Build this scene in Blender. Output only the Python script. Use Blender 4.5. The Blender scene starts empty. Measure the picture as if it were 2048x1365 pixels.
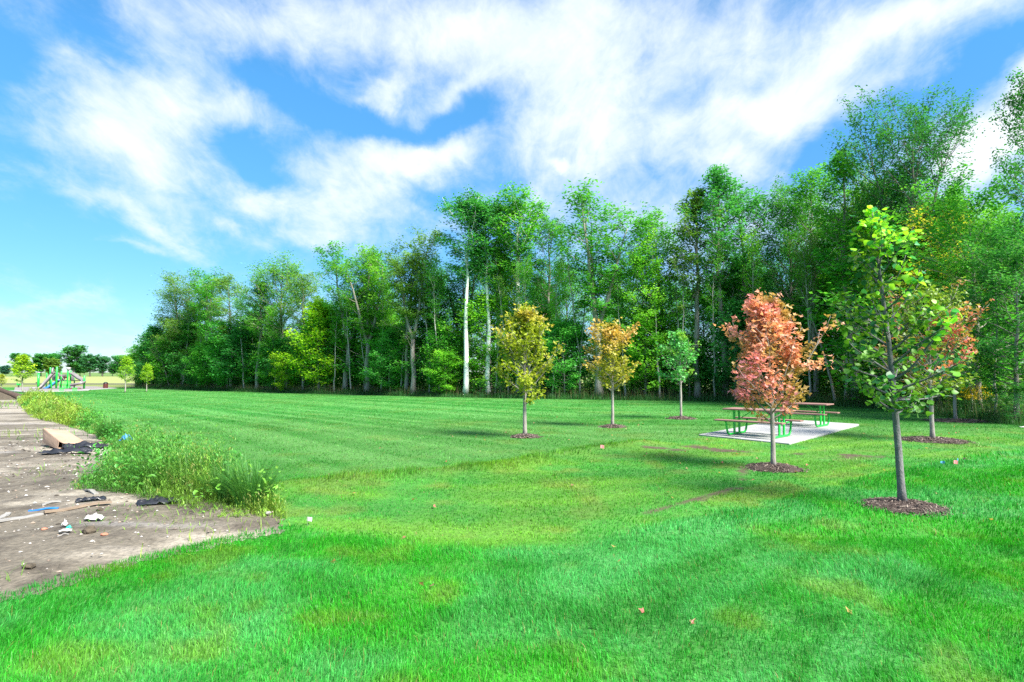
import bpy, math, random
import numpy as np
from mathutils import Vector, Matrix

# ------------------------------------------------------------------ camera, sky, sun, exposure
scene = bpy.context.scene
COL = scene.collection
F = 1200.0            # focal length in pixels of the 2048 px wide photograph
HOR = 745.0           # row of the horizon
EYE = 1.9
SKY_STRENGTH = 0.075
CLOUD = 5.0
CLOUD_BASE = 0.38
PITCH = math.atan((HOR - 682.5) / F)

cam_data = bpy.data.cameras.new("camera")
cam_data.sensor_width = 36.0
cam_data.lens = F / 2048.0 * 36.0
cam_data.clip_start = 0.05
cam_data.clip_end = 9000.0
cam = bpy.data.objects.new("camera", cam_data)
cam.location = (0, 0, EYE)
cam.rotation_euler = (math.radians(90) + PITCH, 0, 0)
COL.objects.link(cam)
scene.camera = cam

SUN_EL = math.radians(47)
SUN_AZ = math.atan2(1.0, -0.85)          # clockwise from +Y towards +X
SUN_DIR = Vector((math.sin(SUN_AZ) * math.cos(SUN_EL), math.cos(SUN_AZ) * math.cos(SUN_EL), math.sin(SUN_EL)))
sun_data = bpy.data.lights.new("sun", 'SUN')
sun_data.energy = 4.6
sun_data.angle = math.radians(26.0)
sun_data.color = (1.0, 0.95, 0.86)
sun = bpy.data.objects.new("sun", sun_data)
sun.rotation_euler = SUN_DIR.to_track_quat('Z', 'Y').to_euler()
sun.location = (20, 15, 40)
COL.objects.link(sun)

scene.view_settings.view_transform = 'Standard'
scene.view_settings.look = 'None'
scene.view_settings.exposure = 1.72
scene.view_settings.gamma = 1.0
scene.view_settings.use_curve_mapping = False
scene.render.engine = 'CYCLES'
cy = scene.cycles
cy.use_denoising = False        # fine leaves and blades stay crisp
try:
    cy.denoiser = 'OPENIMAGEDENOISE'
    cy.denoising_input_passes = 'RGB_ALBEDO_NORMAL'
except Exception:
    pass
cy.max_bounces = 7
cy.diffuse_bounces = 3
cy.glossy_bounces = 2
cy.transmission_bounces = 5
cy.transparent_max_bounces = 6
cy.caustics_reflective = False
cy.caustics_refractive = False
cy.sample_clamp_indirect = 6.0

FWD = np.array([0, math.cos(PITCH), math.sin(PITCH)])
UPV = np.array([0, -math.sin(PITCH), math.cos(PITCH)])
RGT = np.array([1.0, 0, 0])


def ray(px, py):
    return FWD + RGT * (px - 1024.0) / F + UPV * (682.5 - py) / F


def N_(tree, typ, **kw):
    n = tree.nodes.new(typ)
    for k, v in kw.items():
        setattr(n, k, v)
    return n


world = bpy.data.worlds.new("World")
scene.world = world
world.use_nodes = True
wt = world.node_tree
wt.nodes.clear()


def build_world():
    L = wt.links.new
    out = N_(wt, 'ShaderNodeOutputWorld')
    bg = N_(wt, 'ShaderNodeBackground')
    bg.inputs['Strength'].default_value = SKY_STRENGTH
    sky = N_(wt, 'ShaderNodeTexSky')
    sky.sky_type = 'NISHITA'
    sky.sun_disc = False
    sky.sun_elevation = SUN_EL
    sky.sun_rotation = SUN_AZ
    sky.altitude = 200
    sky.air_density = 1.0
    sky.dust_density = 0.0
    sky.ozone_density = 2.5
    tc = N_(wt, 'ShaderNodeTexCoord')
    d = tc.outputs['Generated']

    def math_(op, a, b=None, c=None):
        m = N_(wt, 'ShaderNodeMath', operation=op)
        for i, v in enumerate((a, b, c)):
            if v is None:
                continue
            if isinstance(v, (int, float)):
                m.inputs[i].default_value = v
            else:
                L(v, m.inputs[i])
        return m.outputs[0]

    sep = N_(wt, 'ShaderNodeSeparateXYZ')
    L(d, sep.inputs[0])
    zz = math_('ADD', math_('MAXIMUM', sep.outputs[2], 0.0), 0.34)
    u = math_('DIVIDE', sep.outputs[0], zz)
    v = math_('DIVIDE', sep.outputs[1], zz)
    comb = N_(wt, 'ShaderNodeCombineXYZ')
    L(u, comb.inputs[0]); L(v, comb.inputs[1])

    def noise(scale, detail, rough, dist, sx, sy, rot, off):
        mp = N_(wt, 'ShaderNodeMapping')
        mp.inputs['Rotation'].default_value = (0, 0, math.radians(rot))
        mp.inputs['Scale'].default_value = (sx, sy, 1)
        mp.inputs['Location'].default_value = (off, off * 0.7, off * 0.3)
        L(comb.outputs[0], mp.inputs[0])
        n = N_(wt, 'ShaderNodeTexNoise')
        n.inputs['Scale'].default_value = scale
        n.inputs['Detail'].default_value = detail
        n.inputs['Roughness'].default_value = rough
        n.inputs['Distortion'].default_value = dist
        L(mp.outputs[0], n.inputs['Vector'])
        return n.outputs['Fac']

    n_str = noise(2.6, 10, 0.64, 0.45, 1.6, 0.80, 14, 8.7)
    n_fine = noise(11.0, 8, 0.66, 0.4, 1.2, 0.8, 10, 1.7)
    # directions are bent a little by noise so that the banks get ragged outlines
    wn = N_(wt, 'ShaderNodeTexNoise'); wn.inputs['Scale'].default_value = 7.0; wn.inputs['Detail'].default_value = 7.0; wn.inputs['Roughness'].default_value = 0.55
    L(d, wn.inputs['Vector'])
    ws = N_(wt, 'ShaderNodeVectorMath', operation='MULTIPLY_ADD')
    L(wn.outputs['Color'], ws.inputs[0]); ws.inputs[1].default_value = (.15, .15, .12); ws.inputs[2].default_value = (-.075, -.075, -.06)
    wd = N_(wt, 'ShaderNodeVectorMath', operation='ADD'); L(d, wd.inputs[0]); L(ws.outputs[0], wd.inputs[1])
    acc = math_('MULTIPLY_ADD', n_str, 1.15, CLOUD_BASE - .575 - .40)
    acc = math_('MULTIPLY_ADD', n_fine, 0.80, acc)
    # cloud banks (+) and clear gaps (-) of this sky: where, how long, how wide, tilt, amount
    blobs = [
     (1024,420,1500,900,0,-.28),
     (230,215,190,95,18,.75),(470,210,140,38,14,.60),(310,330,150,70,55,.45),(255,425,110,26,22,.50),(310,100,80,50,50,.35),
     (740,335,130,60,-8,.75),(890,290,110,38,5,.65),(700,430,130,55,0,.60),(620,480,80,22,0,.40),(510,395,75,24,14,.60),(465,445,42,16,35,.50),
     (600,60,260,60,8,.48),(900,50,220,75,0,.55),(755,175,55,20,-20,.55),(910,170,95,26,-22,.60),
     (1130,110,170,170,0,.75),(1170,310,150,110,0,.50),(1420,90,200,90,-10,.50),(1650,135,190,62,-22,.80),(1870,30,170,36,-32,.55),
     (1500,235,230,42,-6,.75),(1470,320,130,34,6,.70),(2015,230,55,130,25,1.3),(1950,330,60,60,0,.7),(1300,450,220,60,0,.5),(1700,440,260,110,0,.45),(1110,320,28,9,5,.6),
     (240,487,100,10,3,.40),(110,605,220,16,2,.30),
     (30,130,90,100,0,-.55),(200,60,120,38,25,-.45),(590,195,120,26,25,-.50),(800,240,190,30,5,-.65),(1010,225,50,45,0,-.4),(500,300,110,34,48,-.60),
     (1640,330,80,36,-20,-.85),(1800,240,140,34,-38,-.85),(1975,100,100,26,-38,-.5),(850,388,70,24,0,-.45),(90,480,200,70,25,-.45),(430,560,250,60,0,-.35),(1290,110,60,22,-70,-.25),(20,300,80,30,20,-.3)]

    for px, py, ra, rb, an, amp in blobs:
        ca, sa = math.cos(math.radians(an)), math.sin(math.radians(an))
        nz = lambda q: q / np.linalg.norm(q)
        c = nz(ray(px, py))
        e1 = nz(ray(px + ra * ca, py + ra * sa)) - c; e2 = nz(ray(px - rb * sa, py + rb * ca)) - c
        s1, s2 = np.linalg.norm(e1), np.linalg.norm(e2)
        t3 = c; t1 = nz(e1 - t3 * np.dot(e1, t3)); t2 = np.cross(t3, t1)
        mp = N_(wt, 'ShaderNodeMapping', vector_type='TEXTURE')
        mp.inputs['Location'].default_value = tuple(c)
        mp.inputs['Rotation'].default_value = Matrix(np.stack([t1, t2, t3], 1).tolist()).to_euler('XYZ')
        mp.inputs['Scale'].default_value = (s1, s2, 1.0)
        L(wd.outputs[0], mp.inputs[0])
        dp = N_(wt, 'ShaderNodeVectorMath', operation='DOT_PRODUCT')
        L(mp.outputs[0], dp.inputs[0]); L(mp.outputs[0], dp.inputs[1])
        g = math_('EXPONENT', math_('MULTIPLY', dp.outputs['Value'], -1.0))
        acc = math_('MULTIPLY_ADD', g, amp * .86, acc)
    mr = N_(wt, 'ShaderNodeMapRange', interpolation_type='SMOOTHSTEP')
    L(acc, mr.inputs['Value'])
    mr.inputs['From Min'].default_value = 0.0
    mr.inputs['From Max'].default_value = 1.08
    mask = mr.outputs['Result']
    # clear-sky colour: the photograph's blue is more saturated than the model's
    hs = N_(wt, 'ShaderNodeHueSaturation')
    hs.inputs['Saturation'].default_value = 1.15
    hs.inputs['Value'].default_value = 1.0
    L(sky.outputs[0], hs.inputs['Color'])
    hz = N_(wt, 'ShaderNodeMapRange')
    L(sep.outputs[2], hz.inputs['Value']); hz.inputs['From Min'].default_value = 0.0; hz.inputs['From Max'].default_value = 0.42
    tc2 = N_(wt, 'ShaderNodeMix', data_type='RGBA')
    L(hz.outputs[0], tc2.inputs['Factor'])
    tc2.inputs[6].default_value = (0.33, 0.43, 0.61, 1); tc2.inputs[7].default_value = (0.62, 1.05, 1.10, 1)
    tint = N_(wt, 'ShaderNodeMix', data_type='RGBA', blend_type='MULTIPLY')
    tint.inputs['Factor'].default_value = 1.0
    L(hs.outputs[0], tint.inputs[6]); L(tc2.outputs[2], tint.inputs[7])
    cr = N_(wt, 'ShaderNodeMix', data_type='RGBA')
    L(n_str, cr.inputs['Factor'])
    cr.inputs[6].default_value = (CLOUD * .62, CLOUD * .76, CLOUD * .92, 1)
    cr.inputs[7].default_value = (CLOUD * 1.02, CLOUD * 1.04, CLOUD * 1.06, 1)
    mx = N_(wt, 'ShaderNodeMix', data_type='RGBA')
    L(mask, mx.inputs['Factor']); L(tint.outputs[2], mx.inputs[6]); L(cr.outputs[2], mx.inputs[7])
    L(mx.outputs[2], bg.inputs['Color'])
    L(bg.outputs[0], out.inputs['Surface'])


build_world()
try:
    world.cycles.sampling_method = 'MANUAL'
    world.cycles.sample_map_resolution = 512
except Exception:
    pass

# ------------------------------------------------------------------ helpers
rs = np.random.RandomState


def _hash(ix, iy, seed):
    s = np.sin(ix * 127.1 + iy * 311.7 + seed * 74.7) * 43758.5453
    return s - np.floor(s)


def vnoise(x, y, seed=0):
    x = np.asarray(x, float); y = np.asarray(y, float)
    ix = np.floor(x); iy = np.floor(y); fx = x - ix; fy = y - iy
    fx = fx * fx * (3 - 2 * fx); fy = fy * fy * (3 - 2 * fy)
    a = _hash(ix, iy, seed); b = _hash(ix + 1, iy, seed); c = _hash(ix, iy + 1, seed); d = _hash(ix + 1, iy + 1, seed)
    return a + (b - a) * fx + (c - a) * fy + (a - b - c + d) * fx * fy


def fbm(x, y, seed=0, octv=3):
    t = 0; a = 0.5; s = 0
    for i in range(octv):
        t = t + a * vnoise(x * 2 ** i, y * 2 ** i, seed + i * 13); s += a; a *= 0.5
    return t / s


def sstep(a, b, x):
    t = np.clip((np.asarray(x, float) - a) / (b - a), 0, 1)
    return t * t * (3 - 2 * t)


BERM = None


def hgt(x, y):
    x = np.asarray(x, float); y = np.asarray(y, float)
    z = -0.011 * np.clip(y - 20, 0, 73)
    z = z + 0.10 * (fbm(x / 7.0, y / 7.0, 5, 2) - 0.5) * sstep(2, 8, y) * (1 - sstep(60, 90, y))
    if BERM is not None:
        d = seg_dist(x, y, BERM)
        z = z + 0.09 * np.exp(-(d / 0.5) ** 2)
    return z


def seg_dist(x, y, pts):
    best = np.full(np.shape(x), 1e9)
    for (x0, y0), (x1, y1) in zip(pts[:-1], pts[1:]):
        dx, dy = x1 - x0, y1 - y0
        t = np.clip(((x - x0) * dx + (y - y0) * dy) / (dx * dx + dy * dy + 1e-12), 0, 1)
        best = np.minimum(best, np.hypot(x - x0 - t * dx, y - y0 - t * dy))
    return best


def inside(x, y, poly):
    x = np.asarray(x, float); y = np.asarray(y, float)
    r = np.zeros(x.shape, bool)
    n = len(poly)
    for i in range(n):
        x0, y0 = poly[i]; x1, y1 = poly[(i + 1) % n]
        c = ((y0 > y) != (y1 > y)) & (x < (x1 - x0) * (y - y0) / (y1 - y0 + 1e-12) + x0)
        r ^= c
    return r


def G(px, py):
    """Point where the line of sight through a photograph pixel meets the ground."""
    r = ray(px, py)
    z = 0.0
    for _ in range(25):
        t = (z - EYE) / r[2]
        z = 0.5 * z + 0.5 * float(hgt(r[0] * t, r[1] * t))
    t = (z - EYE) / r[2]
    return np.array([r[0] * t, r[1] * t, z])


def G2(px, py):
    g = G(px, py)
    return (float(g[0]), float(g[1]))


def at(px, py, Y):
    """Point on that line of sight at distance Y in front of the camera."""
    r = ray(px, py)
    t = Y / r[1]
    return np.array([r[0] * t, Y, EYE + r[2] * t])


BERM = [G2(600, 972), G2(770, 960), G2(1000, 937), G2(1160, 908), G2(1290, 888)]


def link(o, parent=None):
    COL.objects.link(o)
    if parent is not None:
        o.parent = parent
    return o


def mesh_arrays(name, V, T, mat=None, smooth=False, col=None, tint=None):
    """Mesh from numpy arrays: V (n,3), T (m,3) or (m,4) or a list of such arrays."""
    me = bpy.data.meshes.new(name)
    V = np.asarray(V, np.float32)
    if not isinstance(T, list):
        T = [T]
    T = [np.asarray(t, np.int32) for t in T if len(t)]
    me.vertices.add(len(V)); me.vertices.foreach_set("co", V.ravel())
    nl = sum(t.size for t in T); npoly = sum(len(t) for t in T)
    me.loops.add(nl); me.loops.foreach_set("vertex_index", np.concatenate([t.ravel() for t in T]))
    tot = np.concatenate([np.full(len(t), t.shape[1], np.int32) for t in T])
    st = np.concatenate([[0], np.cumsum(tot)[:-1]]).astype(np.int32)
    me.polygons.add(npoly)
    me.polygons.foreach_set("loop_start", st)
    try:
        me.polygons.foreach_set("loop_total", tot)
    except Exception:
        pass
    me.polygons.foreach_set("use_smooth", np.full(npoly, bool(smooth)))
    if col is not None:
        c = np.ones((len(V), 4), np.float32); c[:, :3] = col
        a = me.attributes.new("col", 'FLOAT_COLOR', 'POINT'); a.data.foreach_set("color", c.ravel())
    if tint is not None:
        a = me.attributes.new("tint", 'FLOAT', 'POINT'); a.data.foreach_set("value", np.asarray(tint, np.float32))
    me.update(calc_edges=True)
    me.validate()
    if mat is not None:
        me.materials.append(mat)
    return me


def obj(name, me, parent=None, loc=None, rot=None, scale=None):
    o = bpy.data.objects.new(name, me)
    if loc is not None: o.location = loc
    if rot is not None: o.rotation_euler = rot
    if scale is not None: o.scale = scale
    return link(o, parent)


def tag(o, label=None, cat=None, group=None, kind=None):
    if label: o["label"] = label
    if cat: o["category"] = cat
    if group: o["group"] = group
    if kind: o["kind"] = kind
    return o


def empty(name, loc, rotz=0.0):
    o = bpy.data.objects.new(name, None)
    o.location = tuple(float(v) for v in loc); o.rotation_euler = (0, 0, rotz)
    o.empty_display_size = 0.2
    return link(o)


class MB:
    """Collects simple solids into one mesh."""
    def __init__(s):
        s.V = []; s.Q = []; s.T = []; s.n = 0

    def add(s, V, Q=None, T=None):
        V = np.asarray(V, float)
        s.V.append(V)
        if Q is not None and len(Q): s.Q.append(np.asarray(Q, int) + s.n)
        if T is not None and len(T): s.T.append(np.asarray(T, int) + s.n)
        s.n += len(V)
        return s

    def box(s, c, size, R=None, bev=0.0):
        hx, hy, hz = [v / 2 for v in size]
        if bev > 0:
            b = min(bev, hx * .9, hy * .9, hz * .9)
            V = []
            for sx in (-1, 1):
                for sy in (-1, 1):
                    for sz in (-1, 1):
                        V += [(sx * hx, sy * (hy - b), sz * (hz - b)), (sx * (hx - b), sy * hy, sz * (hz - b)), (sx * (hx - b), sy * (hy - b), sz * hz)]
            V = np.array(V)
            import bmesh
            bm = bmesh.new()
            for v in V: bm.verts.new(v)
            bmesh.ops.convex_hull(bm, input=bm.verts)
            bm.verts.ensure_lookup_table(); bm.verts.index_update()
            V = np.array([v.co[:] for v in bm.verts]); T = [[v.index for v in f.verts] for f in bm.faces]
            tri = [t for t in T if len(t) == 3]; q = [t for t in T if len(t) == 4]
            bm.free()
            if R is not None: V = V @ np.asarray(R).T
            return s.add(V + np.asarray(c), q, tri)
        V = np.array([(x, y, z) for x in (-hx, hx) for y in (-hy, hy) for z in (-hz, hz)])
        if R is not None: V = V @ np.asarray(R).T
        Q = [(0, 1, 3, 2), (4, 6, 7, 5), (0, 4, 5, 1), (2, 3, 7, 6), (0, 2, 6, 4), (1, 5, 7, 3)]
        return s.add(V + np.asarray(c), Q)

    def tube(s, path, radii, sides=8, caps=True):
        V, Q, T = tube(path, radii, sides, caps)
        return s.add(V, Q, T)

    def mesh(s, name, mat, smooth=False, col=None):
        T = []
        if s.Q: T.append(np.concatenate(s.Q))
        if s.T: T.append(np.concatenate(s.T))
        return mesh_arrays(name, np.concatenate(s.V), T, mat, smooth, col)

    def build(s, name, mat, parent=None, smooth=False, loc=None, rot=None):
        return obj(name, s.mesh(name, mat, smooth), parent, loc, rot)


def tube(path, radii, sides=8, caps=False):
    P = np.asarray(path, float); n = len(P)
    rad = np.broadcast_to(np.asarray(radii, float), (n,))
    D = np.gradient(P, axis=0)
    D /= np.linalg.norm(D, axis=1)[:, None] + 1e-9
    ref = np.array([0.0, 0, 1.0]) if abs(D[0, 2]) < 0.9 else np.array([1.0, 0, 0])
    a = np.cross(D, ref)
    for i in range(n):
        if np.linalg.norm(a[i]) < 1e-3: a[i] = np.cross(D[i], np.array([0.3, 0.9, 0.1]))
    a /= np.linalg.norm(a, axis=1)[:, None]
    for i in range(1, n):
        v = a[i - 1] - D[i] * np.dot(a[i - 1], D[i]); a[i] = v / (np.linalg.norm(v) + 1e-9)
    b = np.cross(D, a)
    th = np.linspace(0, 2 * np.pi, sides, endpoint=False)
    V = P[:, None, :] + rad[:, None, None] * (np.cos(th)[None, :, None] * a[:, None, :] + np.sin(th)[None, :, None] * b[:, None, :])
    V = V.reshape(-1, 3)
    i, j = np.meshgrid(np.arange(n - 1), np.arange(sides), indexing='ij')
    j2 = (j + 1) % sides
    Q = np.stack([i * sides + j, i * sides + j2, (i + 1) * sides + j2, (i + 1) * sides + j], -1).reshape(-1, 4)
    T = []
    if caps:
        V = np.vstack([V, P[0], P[-1]])
        c0, c1 = n * sides, n * sides + 1
        for k in range(sides):
            k2 = (k + 1) % sides
            T.append((c0, k2, k)); T.append((c1, (n - 1) * sides + k, (n - 1) * sides + k2))
    return V, Q, np.array(T, int).reshape(-1, 3)


# ------------------------------------------------------------------ materials
def new_mat(name):
    m = bpy.data.materials.new(name); m.use_nodes = True
    t = m.node_tree; t.nodes.clear()
    return m, t


def setin(node, name, val):
    if name in node.inputs:
        node.inputs[name].default_value = val


def foliage_mat(name, source, transl=0.42, rough=0.5, spec=0.35, vary=True):
    """Leaves and blades: diffuse + sheen + light coming through the leaf."""
    m, t = new_mat(name); L = t.links.new
    out = N_(t, 'ShaderNodeOutputMaterial')
    if source == 'object':
        oi = N_(t, 'ShaderNodeObjectInfo')
        at_ = N_(t, 'ShaderNodeAttribute'); at_.attribute_name = 'tint'
        hs = N_(t, 'ShaderNodeHueSaturation')
        L(oi.outputs['Color'], hs.inputs['Color'])
        mv = N_(t, 'ShaderNodeMapRange'); L(at_.outputs['Fac'], mv.inputs['Value'])
        mv.inputs['To Min'].default_value = 1.1; mv.inputs['To Max'].default_value = 3.2
        L(mv.outputs[0], hs.inputs['Value'])
        mh = N_(t, 'ShaderNodeMapRange'); L(at_.outputs['Fac'], mh.inputs['Value'])
        mh.inputs['To Min'].default_value = 0.525; mh.inputs['To Max'].default_value = 0.475
        L(mh.outputs[0], hs.inputs['Hue'])
        colr = hs.outputs[0]
    else:
        at_ = N_(t, 'ShaderNodeAttribute'); at_.attribute_name = 'col'
        colr = at_.outputs['Color']
    p = N_(t, 'ShaderNodeBsdfPrincipled')
    setin(p, 'Roughness', rough); setin(p, 'Specular IOR Level', spec)
    L(colr, p.inputs['Base Color'])
    tr = N_(t, 'ShaderNodeBsdfTranslucent')
    g = N_(t, 'ShaderNodeMix', data_type='RGBA', blend_type='MULTIPLY'); g.inputs['Factor'].default_value = 1.0
    L(colr, g.inputs[6]); g.inputs[7].default_value = (1.35, 1.25, 0.75, 1)
    L(g.outputs[2], tr.inputs['Color'])
    mx = N_(t, 'ShaderNodeMixShader'); mx.inputs[0].default_value = transl
    L(p.outputs[0], mx.inputs[1]); L(tr.outputs[0], mx.inputs[2])
    L(mx.outputs[0], out.inputs['Surface'])
    return m


def solid_mat(name, c1, c2=None, scale=8.0, rough=0.6, metal=0.0, bump=0.0, bscale=None, spec=0.4, stretch=(1, 1, 1), detail=5):
    """Two colours mixed by noise in object space, with fine relief."""
    m, t = new_mat(name); L = t.links.new
    out = N_(t, 'ShaderNodeOutputMaterial')
    p = N_(t, 'ShaderNodeBsdfPrincipled')
    setin(p, 'Roughness', rough); setin(p, 'Metallic', metal); setin(p, 'Specular IOR Level', spec)
    tc = N_(t, 'ShaderNodeTexCoord')
    mp = N_(t, 'ShaderNodeMapping'); mp.inputs['Scale'].default_value = stretch
    L(tc.outputs['Object'], mp.inputs[0])
    n = N_(t, 'ShaderNodeTexNoise'); n.inputs['Scale'].default_value = scale; n.inputs['Detail'].default_value = detail
    n.inputs['Roughness'].default_value = 0.6
    L(mp.outputs[0], n.inputs['Vector'])
    r = N_(t, 'ShaderNodeValToRGB')
    r.color_ramp.elements[0].position = 0.32; r.color_ramp.elements[1].position = 0.68
    r.color_ramp.elements[0].color = (*c1, 1); r.color_ramp.elements[1].color = (*(c2 or c1), 1)
    L(n.outputs['Fac'], r.inputs[0]); L(r.outputs[0], p.inputs['Base Color'])
    if bump > 0:
        n2 = N_(t, 'ShaderNodeTexNoise'); n2.inputs['Scale'].default_value = bscale or scale * 3; n2.inputs['Detail'].default_value = 6
        L(mp.outputs[0], n2.inputs['Vector'])
        b = N_(t, 'ShaderNodeBump'); b.inputs['Strength'].default_value = bump; b.inputs['Distance'].default_value = 0.02
        L(n2.outputs['Fac'], b.inputs['Height']); L(b.outputs[0], p.inputs['Normal'])
    L(p.outputs[0], out.inputs['Surface'])
    return m


def attr_mat(name, rough=0.85, bump=0.0, bscale=30.0, fine=0.0, fscale=20.0, spec=0.25):
    """Colour from the mesh's own 'col' attribute, broken up by fine noise."""
    m, t = new_mat(name); L = t.links.new
    out = N_(t, 'ShaderNodeOutputMaterial')
    p = N_(t, 'ShaderNodeBsdfPrincipled'); setin(p, 'Roughness', rough); setin(p, 'Specular IOR Level', spec)
    a = N_(t, 'ShaderNodeAttribute'); a.attribute_name = 'col'
    g = N_(t, 'ShaderNodeNewGeometry')
    c = a.outputs['Color']
    if fine > 0:
        n = N_(t, 'ShaderNodeTexNoise'); n.inputs['Scale'].default_value = fscale; n.inputs['Detail'].default_value = 8
        n.inputs['Roughness'].default_value = 0.7
        L(g.outputs['Position'], n.inputs['Vector'])
        mr = N_(t, 'ShaderNodeMapRange'); L(n.outputs['Fac'], mr.inputs['Value'])
        mr.inputs['From Min'].default_value = 0.3; mr.inputs['From Max'].default_value = 0.7
        mr.inputs['To Min'].default_value = 1 - fine; mr.inputs['To Max'].default_value = 1 + fine
        hs = N_(t, 'ShaderNodeHueSaturation'); L(c, hs.inputs['Color']); L(mr.outputs[0], hs.inputs['Value'])
        c = hs.outputs[0]
    L(c, p.inputs['Base Color'])
    if bump > 0:
        n2 = N_(t, 'ShaderNodeTexNoise'); n2.inputs['Scale'].default_value = bscale; n2.inputs['Detail'].default_value = 8
        L(g.outputs['Position'], n2.inputs['Vector'])
        b = N_(t, 'ShaderNodeBump'); b.inputs['Strength'].default_value = bump; b.inputs['Distance'].default_value = 0.03
        L(n2.outputs['Fac'], b.inputs['Height']); L(b.outputs[0], p.inputs['Normal'])
    L(p.outputs[0], out.inputs['Surface'])
    return m


M_LEAF = foliage_mat("leaf_by_tree", 'object', 0.45, 0.6, 0.15)
M_LEAFCOL = foliage_mat("leaf_by_colour", 'attr', 0.40, 0.45, 0.4)
M_GRASS = foliage_mat("grass_blade", 'attr', 0.38, 0.45, 0.30)
M_GROUND = attr_mat("lawn_soil", 0.95, 0.6, 18.0, 0.35, 9.0)
M_DIRT = attr_mat("bare_dirt", 0.95, 0.9, 22.0, 0.45, 14.0)
M_CHIP = attr_mat("wood_chip", 0.85, 0.4, 60.0, 0.25, 40.0)
M_STONE = attr_mat("pebble", 0.9, 0.3, 60.0, 0.2, 50.0)
M_BARK = solid_mat("grey_bark", (0.17, 0.15, 0.125), (0.36, 0.33, 0.29), 3.0, 0.9, bump=0.8, bscale=14, stretch=(3, 3, .5))
M_BARKD = solid_mat("dark_bark", (0.09, 0.08, 0.07), (0.20, 0.18, 0.16), 3.0, 0.9, bump=0.8, bscale=14, stretch=(3, 3, .5))
M_BARKY = solid_mat("young_bark", (0.20, 0.18, 0.16), (0.33, 0.305, 0.28), 9.0, 0.8, bump=0.5, bscale=40, stretch=(1, 1, .35))
M_BARKL = solid_mat("linden_bark", (0.085, 0.085, 0.088), (0.18, 0.178, 0.178), 14.0, 0.8, bump=0.6, bscale=50, stretch=(1, 1, .6))
M_CONC = solid_mat("concrete", (0.25, 0.25, 0.25), (0.36, 0.36, 0.355), 2.2, 0.9, bump=0.25, bscale=60)
M_GREEN = solid_mat("green_paint", (0.012, 0.44, 0.050), (0.016, 0.50, 0.062), 5, 0.35, spec=0.5)
M_PLANK = solid_mat("brown_plank", (0.20, 0.105, 0.088), (0.29, 0.165, 0.145), 6, 0.65, bump=0.3, bscale=40, stretch=(.25, 4, 4))
M_CARD = solid_mat("cardboard", (0.27, 0.185, 0.130), (0.34, 0.24, 0.175), 3, 0.85, bump=0.2, bscale=20)
M_BLACKP = solid_mat("black_plastic", (0.010, 0.011, 0.014), (0.03, 0.032, 0.04), 6, 0.32, bump=0.3, bscale=25, spec=0.5)
M_WHITEP = solid_mat("white_scrap", (0.34, 0.33, 0.32), (0.48, 0.475, 0.46), 12, 0.7, bump=0.3, bscale=40)
M_BLUE = solid_mat("blue_plastic", (0.01, 0.12, 0.50), (0.02, 0.20, 0.62), 6, 0.4)
M_BLUES = solid_mat("blue_slide_plastic", (0.02, 0.16, 0.42), (0.04, 0.22, 0.5), 2, 0.4)
M_LATH = solid_mat("weathered_lath", (0.19, 0.18, 0.165), (0.29, 0.28, 0.265), 6, 0.8, bump=0.4, bscale=30, stretch=(.3, 3, 3))
M_TAN = solid_mat("tan_board", (0.17, 0.125, 0.085), (0.23, 0.175, 0.125), 5, 0.8, bump=0.4, bscale=30, stretch=(.3, 3, 3))
M_GREYP = solid_mat("grey_slide_plastic", (0.15, 0.138, 0.142), (0.20, 0.185, 0.19), 3, 0.4)
M_MAROON = solid_mat("maroon_plastic", (0.09, 0.03, 0.03), (0.13, 0.045, 0.045), 4, 0.5)
M_DECK = solid_mat("dark_deck", (0.05, 0.04, 0.045), (0.08, 0.065, 0.07), 4, 0.6)
M_PANEL = solid_mat("grey_panel", (0.18, 0.165, 0.175), (0.25, 0.23, 0.24), 4, 0.55)
M_SURF = solid_mat("play_surface", (0.17, 0.15, 0.145), (0.23, 0.205, 0.20), 1.5, 0.95, bump=0.3, bscale=30)
M_BIN = solid_mat("brown_bin", (0.085, 0.022, 0.018), (0.12, 0.035, 0.03), 5, 0.5)
M_BLACK = solid_mat("black_lid", (0.008, 0.009, 0.012), (0.015, 0.016, 0.02), 4, 0.35)
M_CROP = solid_mat("crop_field", (0.20, 0.245, 0.065), (0.25, 0.27, 0.085), 0.05, 0.95, stretch=(.3, 2.5, 1))
M_ROUGH = solid_mat("rough_strip", (0.06, 0.06, 0.035), (0.10, 0.10, 0.05), 0.3, 0.95)
M_YGRASS = solid_mat("yellow_grass_strip", (0.11, 0.16, 0.03), (0.17, 0.19, 0.05), 0.25, 0.95)
M_PINK = solid_mat("pink_flag", (0.72, 0.24, 0.25), (0.78, 0.30, 0.31), 20, 0.6)
M_FBLUE = solid_mat("blue_flag", (0.10, 0.33, 0.66), (0.14, 0.40, 0.72), 20, 0.6)
M_WIRE = solid_mat("flag_wire", (0.25, 0.25, 0.25), (0.3, 0.3, 0.3), 20, 0.5, metal=0.6)
M_TEAL = solid_mat("teal_plastic", (0.02, 0.35, 0.25), (0.03, 0.42, 0.3), 10, 0.5)
M_CLOD = solid_mat("soil_clod", (0.035, 0.028, 0.02), (0.10, 0.08, 0.055), 12, 0.95, bump=0.9, bscale=40)
M_LOG = solid_mat("dark_log", (0.035, 0.022, 0.018), (0.07, 0.045, 0.035), 5, 0.9, bump=0.8, bscale=20)


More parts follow.
